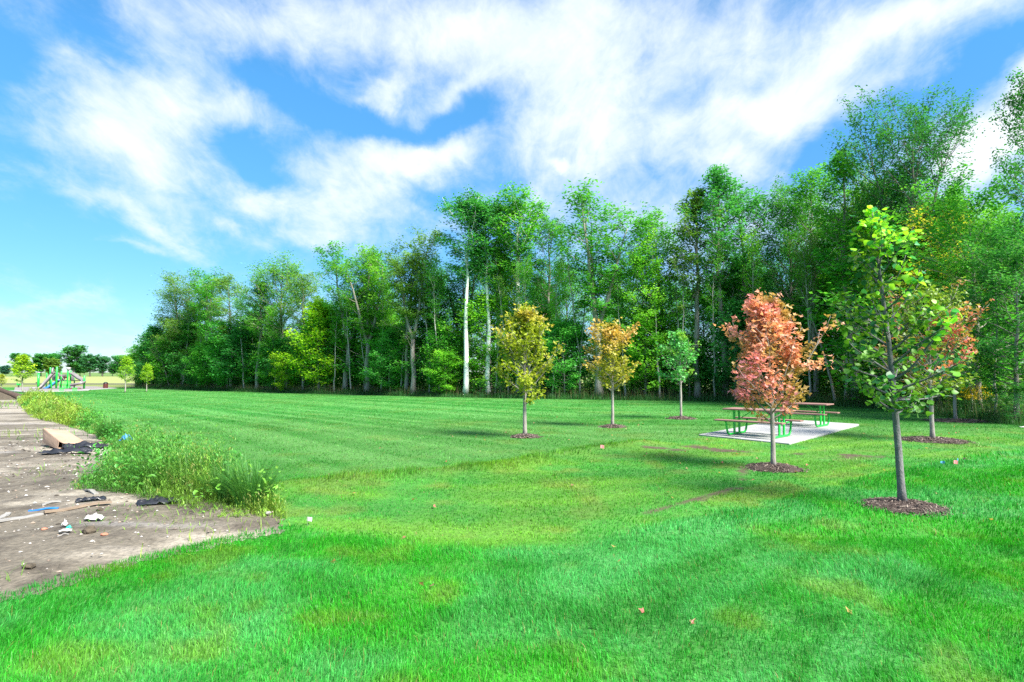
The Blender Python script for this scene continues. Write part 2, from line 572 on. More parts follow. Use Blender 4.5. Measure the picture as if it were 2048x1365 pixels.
def birch_mat():
    m, t = new_mat("birch_bark"); L = t.links.new
    out = N_(t, 'ShaderNodeOutputMaterial'); p = N_(t, 'ShaderNodeBsdfPrincipled'); setin(p, 'Roughness', 0.75)
    tc = N_(t, 'ShaderNodeTexCoord'); mp = N_(t, 'ShaderNodeMapping'); mp.inputs['Scale'].default_value = (2.0, 2.0, 3.2)
    L(tc.outputs['Object'], mp.inputs[0])
    n = N_(t, 'ShaderNodeTexNoise'); n.inputs['Scale'].default_value = 1.3; n.inputs['Detail'].default_value = 4
    L(mp.outputs[0], n.inputs['Vector'])
    r = N_(t, 'ShaderNodeValToRGB'); e = r.color_ramp.elements
    e[0].position = 0.30; e[0].color = (0.05, 0.045, 0.04, 1); e[1].position = 0.40; e[1].color = (0.80, 0.79, 0.77, 1)
    L(n.outputs['Fac'], r.inputs[0]); L(r.outputs[0], p.inputs['Base Color']); L(p.outputs[0], out.inputs['Surface'])
    return m


M_BIRCH = birch_mat()

# ------------------------------------------------------------------ layout on the ground
DIRT = [G2(0, 1192), G2(120, 1160), G2(250, 1120), G2(430, 1082), G2(520, 1064), G2(572, 1052), G2(566, 1034), G2(500, 1000), G2(430, 965),
        G2(330, 925), G2(240, 890), G2(150, 850), G2(90, 815), G2(45, 800), (-60, 46), (-75, 20), (-30, 3), (-9, 3.8)]
WEED = [G2(575, 1040), G2(480, 1046), G2(400, 1034), G2(300, 1010), G2(250, 998), G2(140, 985), G2(200, 945), G2(222, 922), G2(208, 898), G2(190, 872),
        G2(112, 850), G2(60, 838), G2(44, 818), G2(34, 800), G2(110, 795), G2(150, 815), G2(205, 850), G2(255, 880), G2(320, 902), G2(400, 932), G2(470, 962), G2(545, 1008)]
LUSH = [(-900, 1100), (300, 1060), (560, 1048), (650, 1064), (800, 1087), (1000, 1101), (1150, 1093), (1350, 1050), (1500, 1012), (1650, 975), (1800, 940), (2048, 898), (2900, 860)]
LUSH_W = [G2(*p) for p in LUSH]
LUSH_A = np.array([x / y for x, y in LUSH_W]); LUSH_Y = np.array([y for x, y in LUSH_W])
PAD_A, PAD_B, PAD_C = [G(*p)[:2] for p in ((1398, 872), (1579, 890), (1718, 852.5))]
PAD_D = PAD_A + PAD_C - PAD_B
PAD = [tuple(PAD_A), tuple(PAD_B), tuple(PAD_C), tuple(PAD_D)]
RUTS = [[G2(1290, 1028), G2(1330, 1018), G2(1400, 997), G2(1475, 976)], [G2(1478, 965), G2(1488, 950), G2(1486, 938)]]
BARE = [[G2(1308, 897), G2(1345, 900)], [G2(1385, 893), G2(1410, 897)], [G2(1430, 901), G2(1475, 904)], [G2(1608, 909), G2(1655, 911)], [G2(1680, 911), G2(1760, 914)], [G2(1660, 913), G2(1700, 915)]]
EDGE_PX = [(285, 777.5), (400, 781), (600, 787), (900, 795), (1200, 800), (1400, 803), (1600, 807), (1750, 818), (1900, 835), (2048, 852), (2400, 890)]


def edge_pt(px):
    e = EDGE_PX
    xs = [p[0] for p in e]; ys = [p[1] for p in e]
    return G2(px, float(np.interp(px, xs, ys)))


EDGE_T = np.linspace(270, 2400, 220)
EDGE_W = np.array([edge_pt(p) for p in EDGE_T])
EDGE_S = np.concatenate([[0], np.cumsum(np.hypot(*np.diff(EDGE_W, axis=0).T))])
EDGE_ANG = EDGE_W[:, 0] / EDGE_W[:, 1]


def edge_y(x, y):
    """Distance along y of the wood's edge on the bearing of (x, y)."""
    return np.interp(np.asarray(x) / np.maximum(np.asarray(y), .1), EDGE_ANG, EDGE_W[:, 1], left=1e6)


SAPLINGS = {}
for key, p in dict(linden=(1806, 1016), red=(1547, 938), olive=(1050, 875), orange=(1225, 855), green=(1362, 838), mixed=(1865, 882), far=(1912, 843)).items():
    SAPLINGS[key] = G(*p)
MULCH_R = dict(linden=0.53, red=0.50, olive=0.42, orange=0.42, green=0.5, mixed=0.80, far=1.0)


def lush_mask(x, y):
    yb = np.interp(x / np.maximum(y, .1), LUSH_A, LUSH_Y) + 0.7 * (fbm(x * 0.9, y * 0.9, 21, 3) - .5)
    return 1 - sstep(-0.25, 0.25, y - yb)


def bare_mask(x, y):
    d = np.full(np.shape(x), 1e9)
    for r in RUTS: d = np.minimum(d, seg_dist(x, y, r) * 2.6)
    for r in BARE: d = np.minimum(d, seg_dist(x, y, r) * 0.8)
    n = fbm(x * 3.5, y * 3.5, 77, 3)
    return 1 - sstep(0.04, 0.22, d + (n - .5) * 0.7)


def mixc(a, b, t):
    t = np.asarray(t)[..., None]
    return np.asarray(a) * (1 - t) + np.asarray(b) * t


def lawn_color(x, y):
    """Colour of the turf itself (kinds of grass, mowing lines, dry and thin places)."""
    n1 = fbm(x * 0.85, y * 0.85, 3, 4); n2 = fbm(x * 1.7, y * 1.7, 9, 3); n3 = fbm(x * .22, y * .22, 31, 2)
    lush = mixc((0.026, 0.315, 0.014), (0.046, 0.335, 0.066), sstep(.35, .65, n1))
    lush = mixc(lush, (0.110, 0.270, 0.022), sstep(.60, .78, n2) * .6)
    lush = mixc(lush, (0.020, 0.230, 0.022), sstep(.5, .30, n2) * .6 if False else (1 - sstep(.28, .46, n2)) * .6)
    thin = mixc((0.085, 0.280, 0.022), (0.040, 0.265, 0.030), sstep(.40, .66, n1))
    thin = mixc(thin, (0.150, 0.215, 0.035), sstep(.58, .75, n2) * .55)
    ybl = np.interp(x / np.maximum(y, .1), LUSH_A, LUSH_Y)
    sw_ = vnoise((y - ybl) / .62, x / 9, 45) * .65 + .35 * vnoise((y - ybl) / .25, x / 5, 46)
    thin = mixc(thin * np.array((.72, .95, .9)), thin * np.array((1.35, 1.22, 1.25)), sstep(.3, .7, sw_))
    lush = mixc(lush * np.array((.85, .92, .8)), lush * np.array((1.2, 1.06, 1.25)), sstep(.3, .7, sw_))
    # mown field: lines parallel to the weeds on the left, to the wood on the right
    w = sstep(-0.05, 0.30, x / np.maximum(y, 1) + (n3 - .5) * .3)
    u1 = x * .75 + y * .66; u2 = y + x * .12
    s1 = vnoise(u1 / .42, u1 * 0 + (x * -.66 + y * .75) / 30, 41) * .6 + .4 * vnoise(u1 / 1.5, (x * -.66 + y * .75) / 40, 43)
    s2 = vnoise(u2 / .75, x / 25, 42) * .6 + .4 * vnoise(u2 / 2.2, x / 30, 44)
    s = s1 * (1 - w) + s2 * w
    mown = mixc((0.026, 0.205, 0.020), (0.085, 0.295, 0.060), sstep(.25, .75, s))
    mown = mixc(mown, (0.12, 0.23, 0.03), sstep(.55, .8, n1) * .45)
    db = seg_dist(x, y, BERM)
    # the mown field begins beyond the low bank
    yb = np.interp(x / np.maximum(y, .1), [p[0] / p[1] for p in BERM] + [.5, .9], [p[1] for p in BERM] + [18.5, 19.5])
    c = mixc(thin, mown, sstep(-.6, 1.6, y - yb + 1.6 * (n3 - .5) + 1.2 * (n1 - .5)))
    c = mixc(c, (0.125, 0.245, 0.020), np.exp(-(db / .45) ** 2) * .4)
    c = mixc(c, lush, lush_mask(x, y))
    return c


# ------------------------------------------------------------------ ground
def graded(lo, hi, f0, f1, step, grow=1.13):
    a = list(np.arange(f0, f1 + 1e-6, step))
    s = step
    while a[-1] < hi:
        s *= grow; a.append(a[-1] + s)
    b = []; s = step; v = f0
    while v > lo:
        s *= grow; v -= s; b.append(v)
    return np.array(b[::-1] + a)


def build_ground():
    xs = graded(-4500, 4500, -17, 19, 0.16); ys = graded(-300, 6000, 2.2, 30, 0.16)
    X, Y = np.meshgrid(xs, ys)
    Z = hgt(X, Y)
    c = lawn_color(X, Y)
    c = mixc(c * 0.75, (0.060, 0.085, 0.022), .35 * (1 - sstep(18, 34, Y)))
    c = mixc(c, (0.072, 0.054, 0.036), bare_mask(X, Y))
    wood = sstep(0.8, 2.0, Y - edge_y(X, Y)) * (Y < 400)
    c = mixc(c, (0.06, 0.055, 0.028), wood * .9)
    far = sstep(100, 130, Y)
    c = mixc(c, (0.10, 0.17, 0.04), far)
    n, m = X.shape
    V = np.stack([X, Y, Z], -1).reshape(-1, 3)
    i, j = np.meshgrid(np.arange(n - 1), np.arange(m - 1), indexing='ij')
    Q = np.stack([i * m + j, i * m + j + 1, (i + 1) * m + j + 1, (i + 1) * m + j], -1).reshape(-1, 4)
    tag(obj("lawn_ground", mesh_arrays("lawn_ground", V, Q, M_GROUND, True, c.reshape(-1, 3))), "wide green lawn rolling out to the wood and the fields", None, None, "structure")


build_ground()


def build_dirt():
    xs = np.concatenate([np.arange(-76, -20, 0.8), np.arange(-20, -2, 0.10)]); ys = np.concatenate([np.arange(3, 18, 0.10), np.arange(18, 47, 0.35)])
    X, Y = np.meshgrid(xs, ys)
    jit = 0.25 * (fbm(X * 2.5, Y * 2.5, 61, 3) - .5)
    ins = inside(X + jit, Y + jit, DIRT) | (seg_dist(X, Y, DIRT[:5]) < .30)
    n1 = fbm(X * .8, Y * 1.6, 62, 4); n2 = fbm(X * 4, Y * 4, 63, 3)
    fade = sstep(0.0, 0.5, seg_dist(X, Y, DIRT + [DIRT[0]])) * inside(X, Y, DIRT)
    Z = hgt(X, Y) + 0.006 + (0.008 + 0.045 * n1 + 0.045 * n2) * fade
    pale = sstep(.40, .62, fbm(X * .35 + 4, Y * .9, 64, 4) + 0.06 * np.clip(Y - 9.0, -4, 1.5))
    c = mixc((0.122, 0.106, 0.082), (0.265, 0.236, 0.192), pale)
    c = mixc(c, (0.045, 0.037, 0.030), sstep(.50, .70, n2) * .6)
    c = mixc(c, (0.25, 0.235, 0.225), sstep(.60, .72, fbm(X * .25, Y * 1.1, 66, 3)) * .5)
    n, m = X.shape
    V = np.stack([X, Y, Z], -1).reshape(-1, 3)
    i, j = np.meshgrid(np.arange(n - 1), np.arange(m - 1), indexing='ij')
    Q = np.stack([i * m + j, i * m + j + 1, (i + 1) * m + j + 1, (i + 1) * m + j], -1).reshape(-1, 4)
    keep = ins.reshape(-1)[Q].all(1); Q = Q[keep]
    used, inv = np.unique(Q.ravel(), return_inverse=True)
    tag(obj("dirt_lot_ground", mesh_arrays("dirt_lot_ground", V[used], inv.reshape(-1, 4), M_DIRT, True, c.reshape(-1, 3)[used])), "bare grey-brown construction dirt left of the weeds", None, None, "structure")


build_dirt()


def dirt_z(x, y):
    return float(hgt(x, y)) + 0.014 + 0.045 * float(fbm(x * .8, y * 1.6, 62, 4)) + 0.045 * float(fbm(x * 4, y * 4, 63, 3))


def sheet(name, pts, mat, z, label):
    V = [(x, y, z) for x, y in pts]
    me = bpy.data.meshes.new(name); me.from_pydata(V, [], [tuple(range(len(V)))]); me.update(); me.materials.append(mat)
    return tag(obj(name, me), label, None, None, "structure")


sheet("yellow_grass_field", [(-600, 108), (-30, 108), (300, 108), (300, 131), (-600, 131)], M_YGRASS, -0.795, "yellowish unmown grass strip beyond the playground")
sheet("rough_field_margin", [(-600, 131.2), (300, 131.2), (300, 147), (-600, 147)], M_ROUGH, -0.795, "brown stubbly strip in front of the pale crop field")
sheet("crop_field", [(-900, 147.2), (400, 147.2), (400, 395), (-900, 395)], M_CROP, -0.795, "pale yellow-green crop field stretching to distant trees")

# ------------------------------------------------------------------ grass of the lawn
def blade_mesh(name, x, y, z, h, w, ang, lean, leanang, col, segs, rng):
    n = len(x)
    bx, by = np.cos(ang) * w / 2, np.sin(ang) * w / 2
    lx, ly = np.cos(leanang) * lean * h, np.sin(leanang) * lean * h
    if segs == 1:
        V = np.empty((n, 3, 3))
        V[:, 0] = np.stack([x - bx, y - by, z], -1); V[:, 1] = np.stack([x + bx, y + by, z], -1)
        V[:, 2] = np.stack([x + lx, y + ly, z + h], -1)
        T = (np.arange(n)[:, None] * 3 + np.array([0, 1, 2])[None]).reshape(-1, 3)
        k = 3
    else:
        V = np.empty((n, 5, 3))
        V[:, 0] = np.stack([x - bx, y - by, z], -1); V[:, 1] = np.stack([x + bx, y + by, z], -1)
        mx, my, mz = x + lx * .32, y + ly * .32, z + h * .62
        V[:, 2] = np.stack([mx - bx * .8, my - by * .8, mz], -1); V[:, 3] = np.stack([mx + bx * .8, my + by * .8, mz], -1)
        V[:, 4] = np.stack([x + lx, y + ly, z + h * (1 - .35 * np.clip(lean, 0, 1.2) ** 2)], -1)
        T = (np.arange(n)[:, None, None] * 5 + np.array([[0, 1, 3], [0, 3, 2], [2, 3, 4]])[None]).reshape(-1, 3)
        k = 5
    return mesh_arrays(name, V.reshape(-1, 3), T, M_GRASS, False, np.repeat(col, k, axis=0))


def lawn_ok(x, y):
    jj = .25 * (fbm(x * 2.5, y * 2.5, 61, 3) - .5) + .22 * (fbm(x * 9, y * 9, 67, 2) - .5)
    ok = ~inside(x + jj, y + jj, DIRT)
    cx = (PAD_A + PAD_B + PAD_C + PAD_D) / 4
    ok &= ~inside(x, y, [tuple(cx + (np.array(p) - cx) * 0.997) for p in PAD])
    for k, s in SAPLINGS.items():
        r = MULCH_R[k]
        ok &= np.hypot(x - s[0], y - s[1]) > r * (0.55 + 0.75 * fbm(x * 4, y * 4, 88, 2))
    ok &= y < edge_y(x, y) + 0.6
    return ok


def lawn_band(name, y0, y1, dens, hbase, wid, segs, seed, label, fr=0.98):
    rng = rs(seed)
    area = fr * (y1 ** 2 - y0 ** 2)
    n = int(area * dens)
    y = np.sqrt(rng.uniform(y0 ** 2, y1 ** 2, n)); x = rng.uniform(-fr, fr, n) * y
    lm = lush_mask(x, y)
    bm = bare_mask(x, y)
    keep = lawn_ok(x, y) & (rng.rand(n) > bm * .75)
    # thin turf has fewer blades
    keep &= rng.rand(n) < (0.85 + .15 * lm)
    x, y, lm = x[keep], y[keep], lm[keep]; n = len(x)
    clump = fbm(x * 2.1, y * 2.1, 51, 3)
    h = hbase * (0.62 + 0.55 * lm) * (0.30 + 1.40 * clump) * rng.uniform(.55, 1.25, n)
    db = seg_dist(x, y, BERM)
    h *= 1 + 2.4 * np.exp(-(db / .35) ** 2) * sstep(.3, .6, fbm(x * 1.4, y * 1.4, 52, 2))
    sw = fbm(x * .45, y * .45, 53, 2) * 4 * np.pi
    la = sw + rng.normal(0, .9, n)
    lean = np.clip(rng.normal(.55, .28, n) * (0.6 + .7 * fbm(x * .7, y * .7, 54, 2)), .05, 1.3)
    c = lawn_color(x, y)
    c = c * rng.uniform(.5, 1.45, n)[:, None]
    dead = rng.rand(n) < .014
    c[dead] = np.array((0.26, 0.25, 0.09)) * rng.uniform(.6, 1.1, dead.sum())[:, None]
    hue = rng.rand(n)[:, None]
    c = c * (1 - .25 * hue) + .25 * hue * c * np.array((1.8, 1.08, .7))
    w = wid * rng.uniform(.65, 1.3, n)
    me = blade_mesh(name, x, y, hgt(x, y) - .004, h, w, rng.uniform(0, np.pi, n), lean, la, c, segs, rng)
    o = obj(name, me)
    tag(o, label, "grass", None, "stuff")


lawn_band("lawn_grass", 2.6, 7.0, 4200, .052, .0046, 2, 101, "lush long green grass in the foreground of the lawn")
lawn_band("lawn_grass", 7.0, 13.0, 1200, .056, .0085, 2, 102, "green turf around the nearest planted trees")
lawn_band("lawn_grass", 13.0, 26.0, 300, .062, .018, 1, 103, "mown turf around the picnic pad", .95)
lawn_band("lawn_grass", 26.0, 56.0, 85, .055, .042, 1, 104, "mown turf of the open field before the wood", .95)
lawn_band("lawn_grass", 56.0, 104.0, 22, .06, .09, 1, 105, "far mown turf towards the playground", .92)


# ------------------------------------------------------------------ long strips: weeds and the meadow margin
def strip_mesh(name, base, d, h, w, arch, col, segs, mat=None, taper=True):
    """Arching grass leaves: base (n,3), unit horizontal direction d (n,2), height, width, arch."""
    n = len(base)
    t = np.linspace(0, 1, segs + 1)
    sx, sy = -d[:, 1], d[:, 0]
    V = np.empty((n, 2 * segs + 1, 3))
    for k in range(segs + 1):
        out = arch * h * t[k] ** 1.8
        up = h * (t[k] - .42 * np.clip(arch, 0, 1.6) * t[k] ** 2.6)
        c = np.stack([base[:, 0] + d[:, 0] * out, base[:, 1] + d[:, 1] * out, base[:, 2] + up], -1)
        if k == segs:
            V[:, 2 * k] = c
        else:
            ww = w * (1 - .55 * t[k]) / 2
            off = np.stack([sx * ww, sy * ww, 0 * ww], -1)
            V[:, 2 * k] = c - off; V[:, 2 * k + 1] = c + off
    fac = []
    for k in range(segs - 1):
        a = 2 * k; fac += [(a, a + 1, a + 3), (a, a + 3, a + 2)]
    a = 2 * (segs - 1); fac.append((a, a + 1, a + 2))
    m = 2 * segs + 1
    T = (np.arange(n)[:, None, None] * m + np.array(fac)[None]).reshape(-1, 3)
    return V.reshape(-1, 3), T, np.repeat(col, m, axis=0)


def quads_leaf(c, d, s, l, w, nrm, fold, col):
    """Diamond leaves: centre, direction, side, length, width."""
    n = len(c)
    V = np.empty((n, 4, 3))
    V[:, 0] = c - d * (l / 2)[:, None]
    V[:, 1] = c + s * (w / 2)[:, None] + nrm * (fold * w)[:, None]
    V[:, 2] = c + d * (l / 2)[:, None]
    V[:, 3] = c - s * (w / 2)[:, None] + nrm * (fold * w)[:, None]
    T = (np.arange(n)[:, None, None] * 4 + np.array([[0, 1, 2], [0, 2, 3]])[None]).reshape(-1, 3)
    return V.reshape(-1, 3), T, (None if col is None else np.repeat(col, 4, axis=0))


def rand_frames(n, rng, upbias=1.0):
    nrm = rng.normal(0, 1, (n, 3)); nrm[:, 2] = np.abs(nrm[:, 2]) + upbias
    nrm /= np.linalg.norm(nrm, axis=1)[:, None]
    d = rng.normal(0, 1, (n, 3)); d -= nrm * (d * nrm).sum(1)[:, None]; d /= np.linalg.norm(d, axis=1)[:, None] + 1e-9
    return nrm, d, np.cross(nrm, d)


def merge(parts):
    V = []; T = []; C = []; n = 0
    for v, t, c in parts:
        V.append(v); T.append(t + n); C.append(c); n += len(v)
    return np.concatenate(V), np.concatenate(T), np.concatenate(C)


def weed_color(x, y, rng, n):
    k = fbm(x * .9, y * .9, 71, 3)
    yel = sstep(.42, .66, fbm(x * .35, y * .35, 72, 2) + .010 * (y - 10))
    c = mixc((0.050, 0.230, 0.026), (0.120, 0.320, 0.050), k)
    c = mixc(c, (0.250, 0.350, 0.035), yel * .75)
    return c * rng.uniform(.7, 1.3, n)[:, None]


def build_weeds():
    rng = rs(7)
    P = np.array(WEED)
    parts = []
    xmin, ymin = P.min(0); xmax, ymax = P.max(0)

    def sample(n_try, y0, y1, grow=0.0):
        x = rng.uniform(xmin, xmax, n_try); y = rng.uniform(y0, y1, n_try)
        k = inside(x, y, WEED)
        return x[k], y[k]

    for (y0, y1, dens, wsc, hs) in ((7, 11, 900, 1.0, 1.0), (11, 17, 420, 1.5, 1.0), (17, 28, 190, 2.4, .95), (28, 47, 80, 4.2, .9)):
        area = (xmax - xmin) * (y1 - y0)
        x, y = sample(int(area * dens), y0, y1); n = len(x)
        tuss = fbm(x * 1.3, y * 1.3, 73, 3)
        h = (0.18 + 0.72 * sstep(.36, .66, .55 * tuss + .45 * fbm(x * .55, y * .55, 74, 2))) * rng.uniform(.55, 1.15, n) * hs
        edge = np.clip(seg_dist(x, y, WEED + [WEED[0]]) / .45, .35, 1); h *= edge
        a = rng.uniform(0, 2 * np.pi, n)
        d = np.stack([np.cos(a), np.sin(a)], -1)
        parts.append(strip_mesh("w", np.stack([x, y, hgt(x, y)], -1), d, h, .009 * wsc * rng.uniform(.6, 1.4, n), rng.uniform(.2, 1.15, n), weed_color(x, y, rng, n) * .88, 3))
        # feathery seed heads and small leaves on stems
        k = rng.rand(n) < .16
        xs, ys, hh = x[k], y[k], h[k]; m = len(xs)
        per = 14
        ht = hh * rng.uniform(1.0, 1.3, m)
        lx, ly = rng.normal(0, .12, m) * ht, rng.normal(0, .12, m) * ht
        t = rng.uniform(.45, 1.02, (m, per))
        cx = xs[:, None] + lx[:, None] * t + rng.normal(0, .022, (m, per)) * wsc ** .5
        cy_ = ys[:, None] + ly[:, None] * t + rng.normal(0, .022, (m, per)) * wsc ** .5
        cz = hgt(xs, ys)[:, None] + ht[:, None] * t
        c = np.stack([cx, cy_, cz], -1).reshape(-1, 3); q = len(c)
        nrm, dd, ss = rand_frames(q, rng, .2)
        dd[:, 2] = np.abs(dd[:, 2]) + .6; dd /= np.linalg.norm(dd, axis=1)[:, None]
        lc = np.repeat(weed_color(xs, ys, rng, m), per, axis=0) * 1.1
        seedy = np.repeat(rng.rand(m) < .13, per)
        lc[seedy] = np.array((0.26, 0.30, 0.07)) * rng.uniform(.7, 1.2, seedy.sum())[:, None]
        parts.append(quads_leaf(c, dd, ss, .05 * wsc ** .7 * rng.uniform(.6, 1.4, q), .012 * wsc ** .9 * rng.uniform(.6, 1.4, q), nrm, np.zeros(q), lc))
    # broad leafy weeds near the front
    x, y = sample(16000, 7.3, 24); k = (fbm(x * .8, y * .8, 75, 2) > .50); x, y = x[k], y[k]; n = len(x)
    per = 16
    c = np.stack([np.repeat(x, per) + rng.normal(0, .09, n * per), np.repeat(y, per) + rng.normal(0, .09, n * per), np.repeat(hgt(x, y), per) + rng.uniform(.05, .62, n * per)], -1)
    q = len(c); nrm, dd, ss = rand_frames(q, rng, .8)
    lc = np.repeat(weed_color(x, y, rng, n), per, axis=0) * np.array((.75, 1.0, 1.0)) * rng.uniform(.7, 1.35, q)[:, None]
    parts.append(quads_leaf(c, dd, ss, rng.uniform(.04, .10, q), rng.uniform(.025, .05, q), nrm, np.full(q, .12), lc))
    # rounded feathery tussocks
    for px, py, n, hm in ((505, 1018, 900, .80), (455, 1006, 700, .72), (405, 985, 800, .80), (350, 968, 700, .78), (300, 985, 500, .55), (250, 960, 500, .6), (430, 962, 500, .7), (330, 930, 500, .75), (270, 915, 450, .7), (215, 880, 450, .75)):
        g = G(px, py); r = rng.rand(n) ** .5 * .22; a0 = rng.uniform(0, 6.28, n)
        x = g[0] + r * np.cos(a0); y = g[1] + r * np.sin(a0)
        a = a0 + rng.normal(0, .5, n)
        c = mixc((0.035, 0.19, 0.03), (0.11, 0.29, 0.055), rng.rand(n)) * rng.uniform(.7, 1.2, n)[:, None]
        parts.append(strip_mesh("t", np.stack([x, y, hgt(x, y)], -1), np.stack([np.cos(a), np.sin(a)], -1), hm * rng.uniform(.5, 1.1, n), .0065 * max(1, g[1] / 9) * rng.uniform(.6, 1.4, n), .15 + 1.0 * rng.rand(n) * (r / .22), c, 4))
    V, T, C = merge(parts)
    tag(obj("tall_weeds", mesh_arrays("tall_weeds", V, T, M_GRASS, False, C)), "tall tangled green weeds between the dirt and the lawn", "weeds", None, "stuff")

    # weeds creeping over the bare dirt and the sparse tufts near its edge
    parts = []
    spots = [(300, 1045, .5, 120), (360, 1042, .35, 90), (440, 1062, .4, 60), (250, 1030, .25, 50), (150, 905, .6, 60), (95, 880, .7, 60), (75, 945, .3, 25), (120, 960, .35, 45), (20, 808, 1.6, 240),
             (180, 1060, .15, 20), (60, 870, .8, 60), (210, 935, .5, 80), (10, 815, 2.0, 200), (30, 1160, .12, 18), (540, 1052, .15, 16), (520, 1056, .1, 10)]
    for px, py, r, n in spots:
        g = G(px, py)
        x = g[0] + rng.normal(0, r, n); y = g[1] + rng.normal(0, r, n)
        a = rng.uniform(0, 2 * np.pi, n)
        far = max(1.0, g[1] / 9)
        parts.append(strip_mesh("w", np.stack([x, y, hgt(x, y) + .02], -1), np.stack([np.cos(a), np.sin(a)], -1), rng.uniform(.05, .17, n) * min(far, 2), .008 * far * rng.uniform(.7, 1.4, n), rng.uniform(.2, 1.1, n), weed_color(x, y, rng, n), 3))
    V, T, C = merge(parts)
    tag(obj("dirt_weeds", mesh_arrays("dirt_weeds", V, T, M_GRASS, False, C)), "sparse low weeds sprouting from the bare dirt", "weeds", None, "stuff")


build_weeds()


def along_edge(s, off):
    """World points at arc length s along the wood's edge, off metres into the wood (on the line of sight)."""
    a = np.interp(s, EDGE_S, EDGE_ANG); yy = np.interp(s, EDGE_S, EDGE_W[:, 1])
    y = yy + off
    return a * y, y


def build_margin():
    rng = rs(17)
    parts = []
    n = 30000
    s = rng.uniform(0, EDGE_S[-1], n); off = rng.uniform(-.5, 2.4, n)
    x, y = along_edge(s, off)
    near = np.clip(y / 30, .7, 3)
    k = fbm(x * .6, y * .6, 81, 3)
    h = (0.35 + .65 * k) * rng.uniform(.5, 1.2, n) * (.5 + .5 * sstep(-.5, .6, off))
    a = rng.uniform(0, 2 * np.pi, n)
    c = mixc((0.025, 0.135, 0.030), (0.075, 0.185, 0.045), fbm(x * .4, y * .4, 82, 3)) * rng.uniform(.65, 1.3, n)[:, None]
    parts.append(strip_mesh("m", np.stack([x, y, hgt(x, y)], -1), np.stack([np.cos(a), np.sin(a)], -1), h, .020 * near * rng.uniform(.6, 1.4, n), rng.uniform(.05, .6, n), c, 2))
    m = 5000
    s = rng.uniform(0, EDGE_S[-1], m); off = rng.uniform(.2, 2.2, m); x, y = along_edge(s, off)
    h = rng.uniform(.6, 1.25, m); a = rng.uniform(0, 2 * np.pi, m)
    c = np.array((0.26, 0.23, 0.11)) * rng.uniform(.6, 1.2, m)[:, None]
    parts.append(strip_mesh("m", np.stack([x, y, hgt(x, y)], -1), np.stack([np.cos(a), np.sin(a)], -1), h, .012 * np.clip(y / 30, .7, 3), rng.uniform(.0, .3, m), c, 2))
    V, T, C = merge(parts)
    tag(obj("meadow_grass", mesh_arrays("meadow_grass", V, T, M_GRASS, False, C)), "unmown tall grass margin along the foot of the wood", "grass", None, "stuff")
    # leafy undergrowth inside the wood
    n = 85000
    s = rng.uniform(0, EDGE_S[-1], n); off = 1.5 + 24 * rng.rand(n) ** 1.2
    x, y = along_edge(s, off)
    cl = fbm(x * .35, y * .35, 83, 3)
    z = hgt(x, y) + rng.uniform(0, 1, n) ** 1.2 * (0.7 + 3.8 * sstep(.35, .70, cl))
    c = np.stack([x, y, z], -1)
    nrm, d, sd = rand_frames(n, rng, .8)
    col = mixc((0.03, 0.125, 0.02), (0.09, 0.23, 0.02), fbm(x * .2, y * .2, 84, 2)) * rng.uniform(.6, 1.4, n)[:, None]
    V, T, C = quads_leaf(c, d, sd, rng.uniform(.16, .34, n), rng.uniform(.10, .2, n), nrm, np.full(n, .1), col)
    n = 42000  # deep batch of large leaves, added to block light between the trunks
    s = rng.uniform(0, EDGE_S[-1], n); off = rng.uniform(16, 42, n)
    x, y = along_edge(s, off)
    cl = fbm(x * .22, y * .22, 85, 3)
    c = np.stack([x, y, hgt(x, y) + rng.uniform(0, 1, n) * (2.5 + 5 * sstep(.3, .7, cl))], -1)
    nrm, d, sd = rand_frames(n, rng, .5)
    col = mixc((0.03, 0.11, 0.018), (0.075, 0.20, 0.02), fbm(x * .2, y * .2, 86, 2)) * rng.uniform(.6, 1.4, n)[:, None]
    V, T, C = merge([(V, T, C), quads_leaf(c, d, sd, rng.uniform(.35, .7, n), rng.uniform(.25, .45, n), nrm, np.full(n, .1), col)])
    tag(obj("wood_undergrowth", mesh_arrays("wood_undergrowth", V, T, M_LEAFCOL, False, C)), "dim leafy undergrowth between the trunks of the wood", "undergrowth", None, "stuff")


build_margin()


# ------------------------------------------------------------------ trees
def rotate_about(v, axis, ang):
    axis = axis / (np.linalg.norm(axis) + 1e-9)
    return v * math.cos(ang) + np.cross(axis, v) * math.sin(ang) + axis * np.dot(axis, v) * (1 - math.cos(ang))


def grow(start, d, length, nseg, up, wander, rng):
    p = [np.array(start, float)]; d = np.array(d, float) / np.linalg.norm(d)
    for i in range(nseg):
        d = d + np.array([0, 0, up / nseg]) + rng.normal(0, wander, 3)
        d /= np.linalg.norm(d)
        p.append(p[-1] + d * length / nseg)
    return np.array(p)


def prof(kind, t):
    if kind == 'round': return max(.12, math.sin(math.pi * (0.10 + 0.84 * t))) ** .75
    if kind == 'cone': return (0.55 + 3.0 * t) if t < .15 else max(.10, (1 - (t - .15) / .85)) ** .72
    if kind == 'egg': return (0.62 + 1.9 * t) if t < .2 else max(.14, 1 - ((t - .2) / .8) ** 1.5)
    if kind == 'vase': return (0.45 + 0.75 * t) if t < .7 else max(.25, .98 - (t - .7) * 2.0)
    if kind == 'top': return (0.35 + 0.9 * t) if t < .6 else max(.3, .9 - (t - .6) * 1.4)
    if kind == 'tier': return 1.0 - .72 * t ** 1.4
    return 1.0


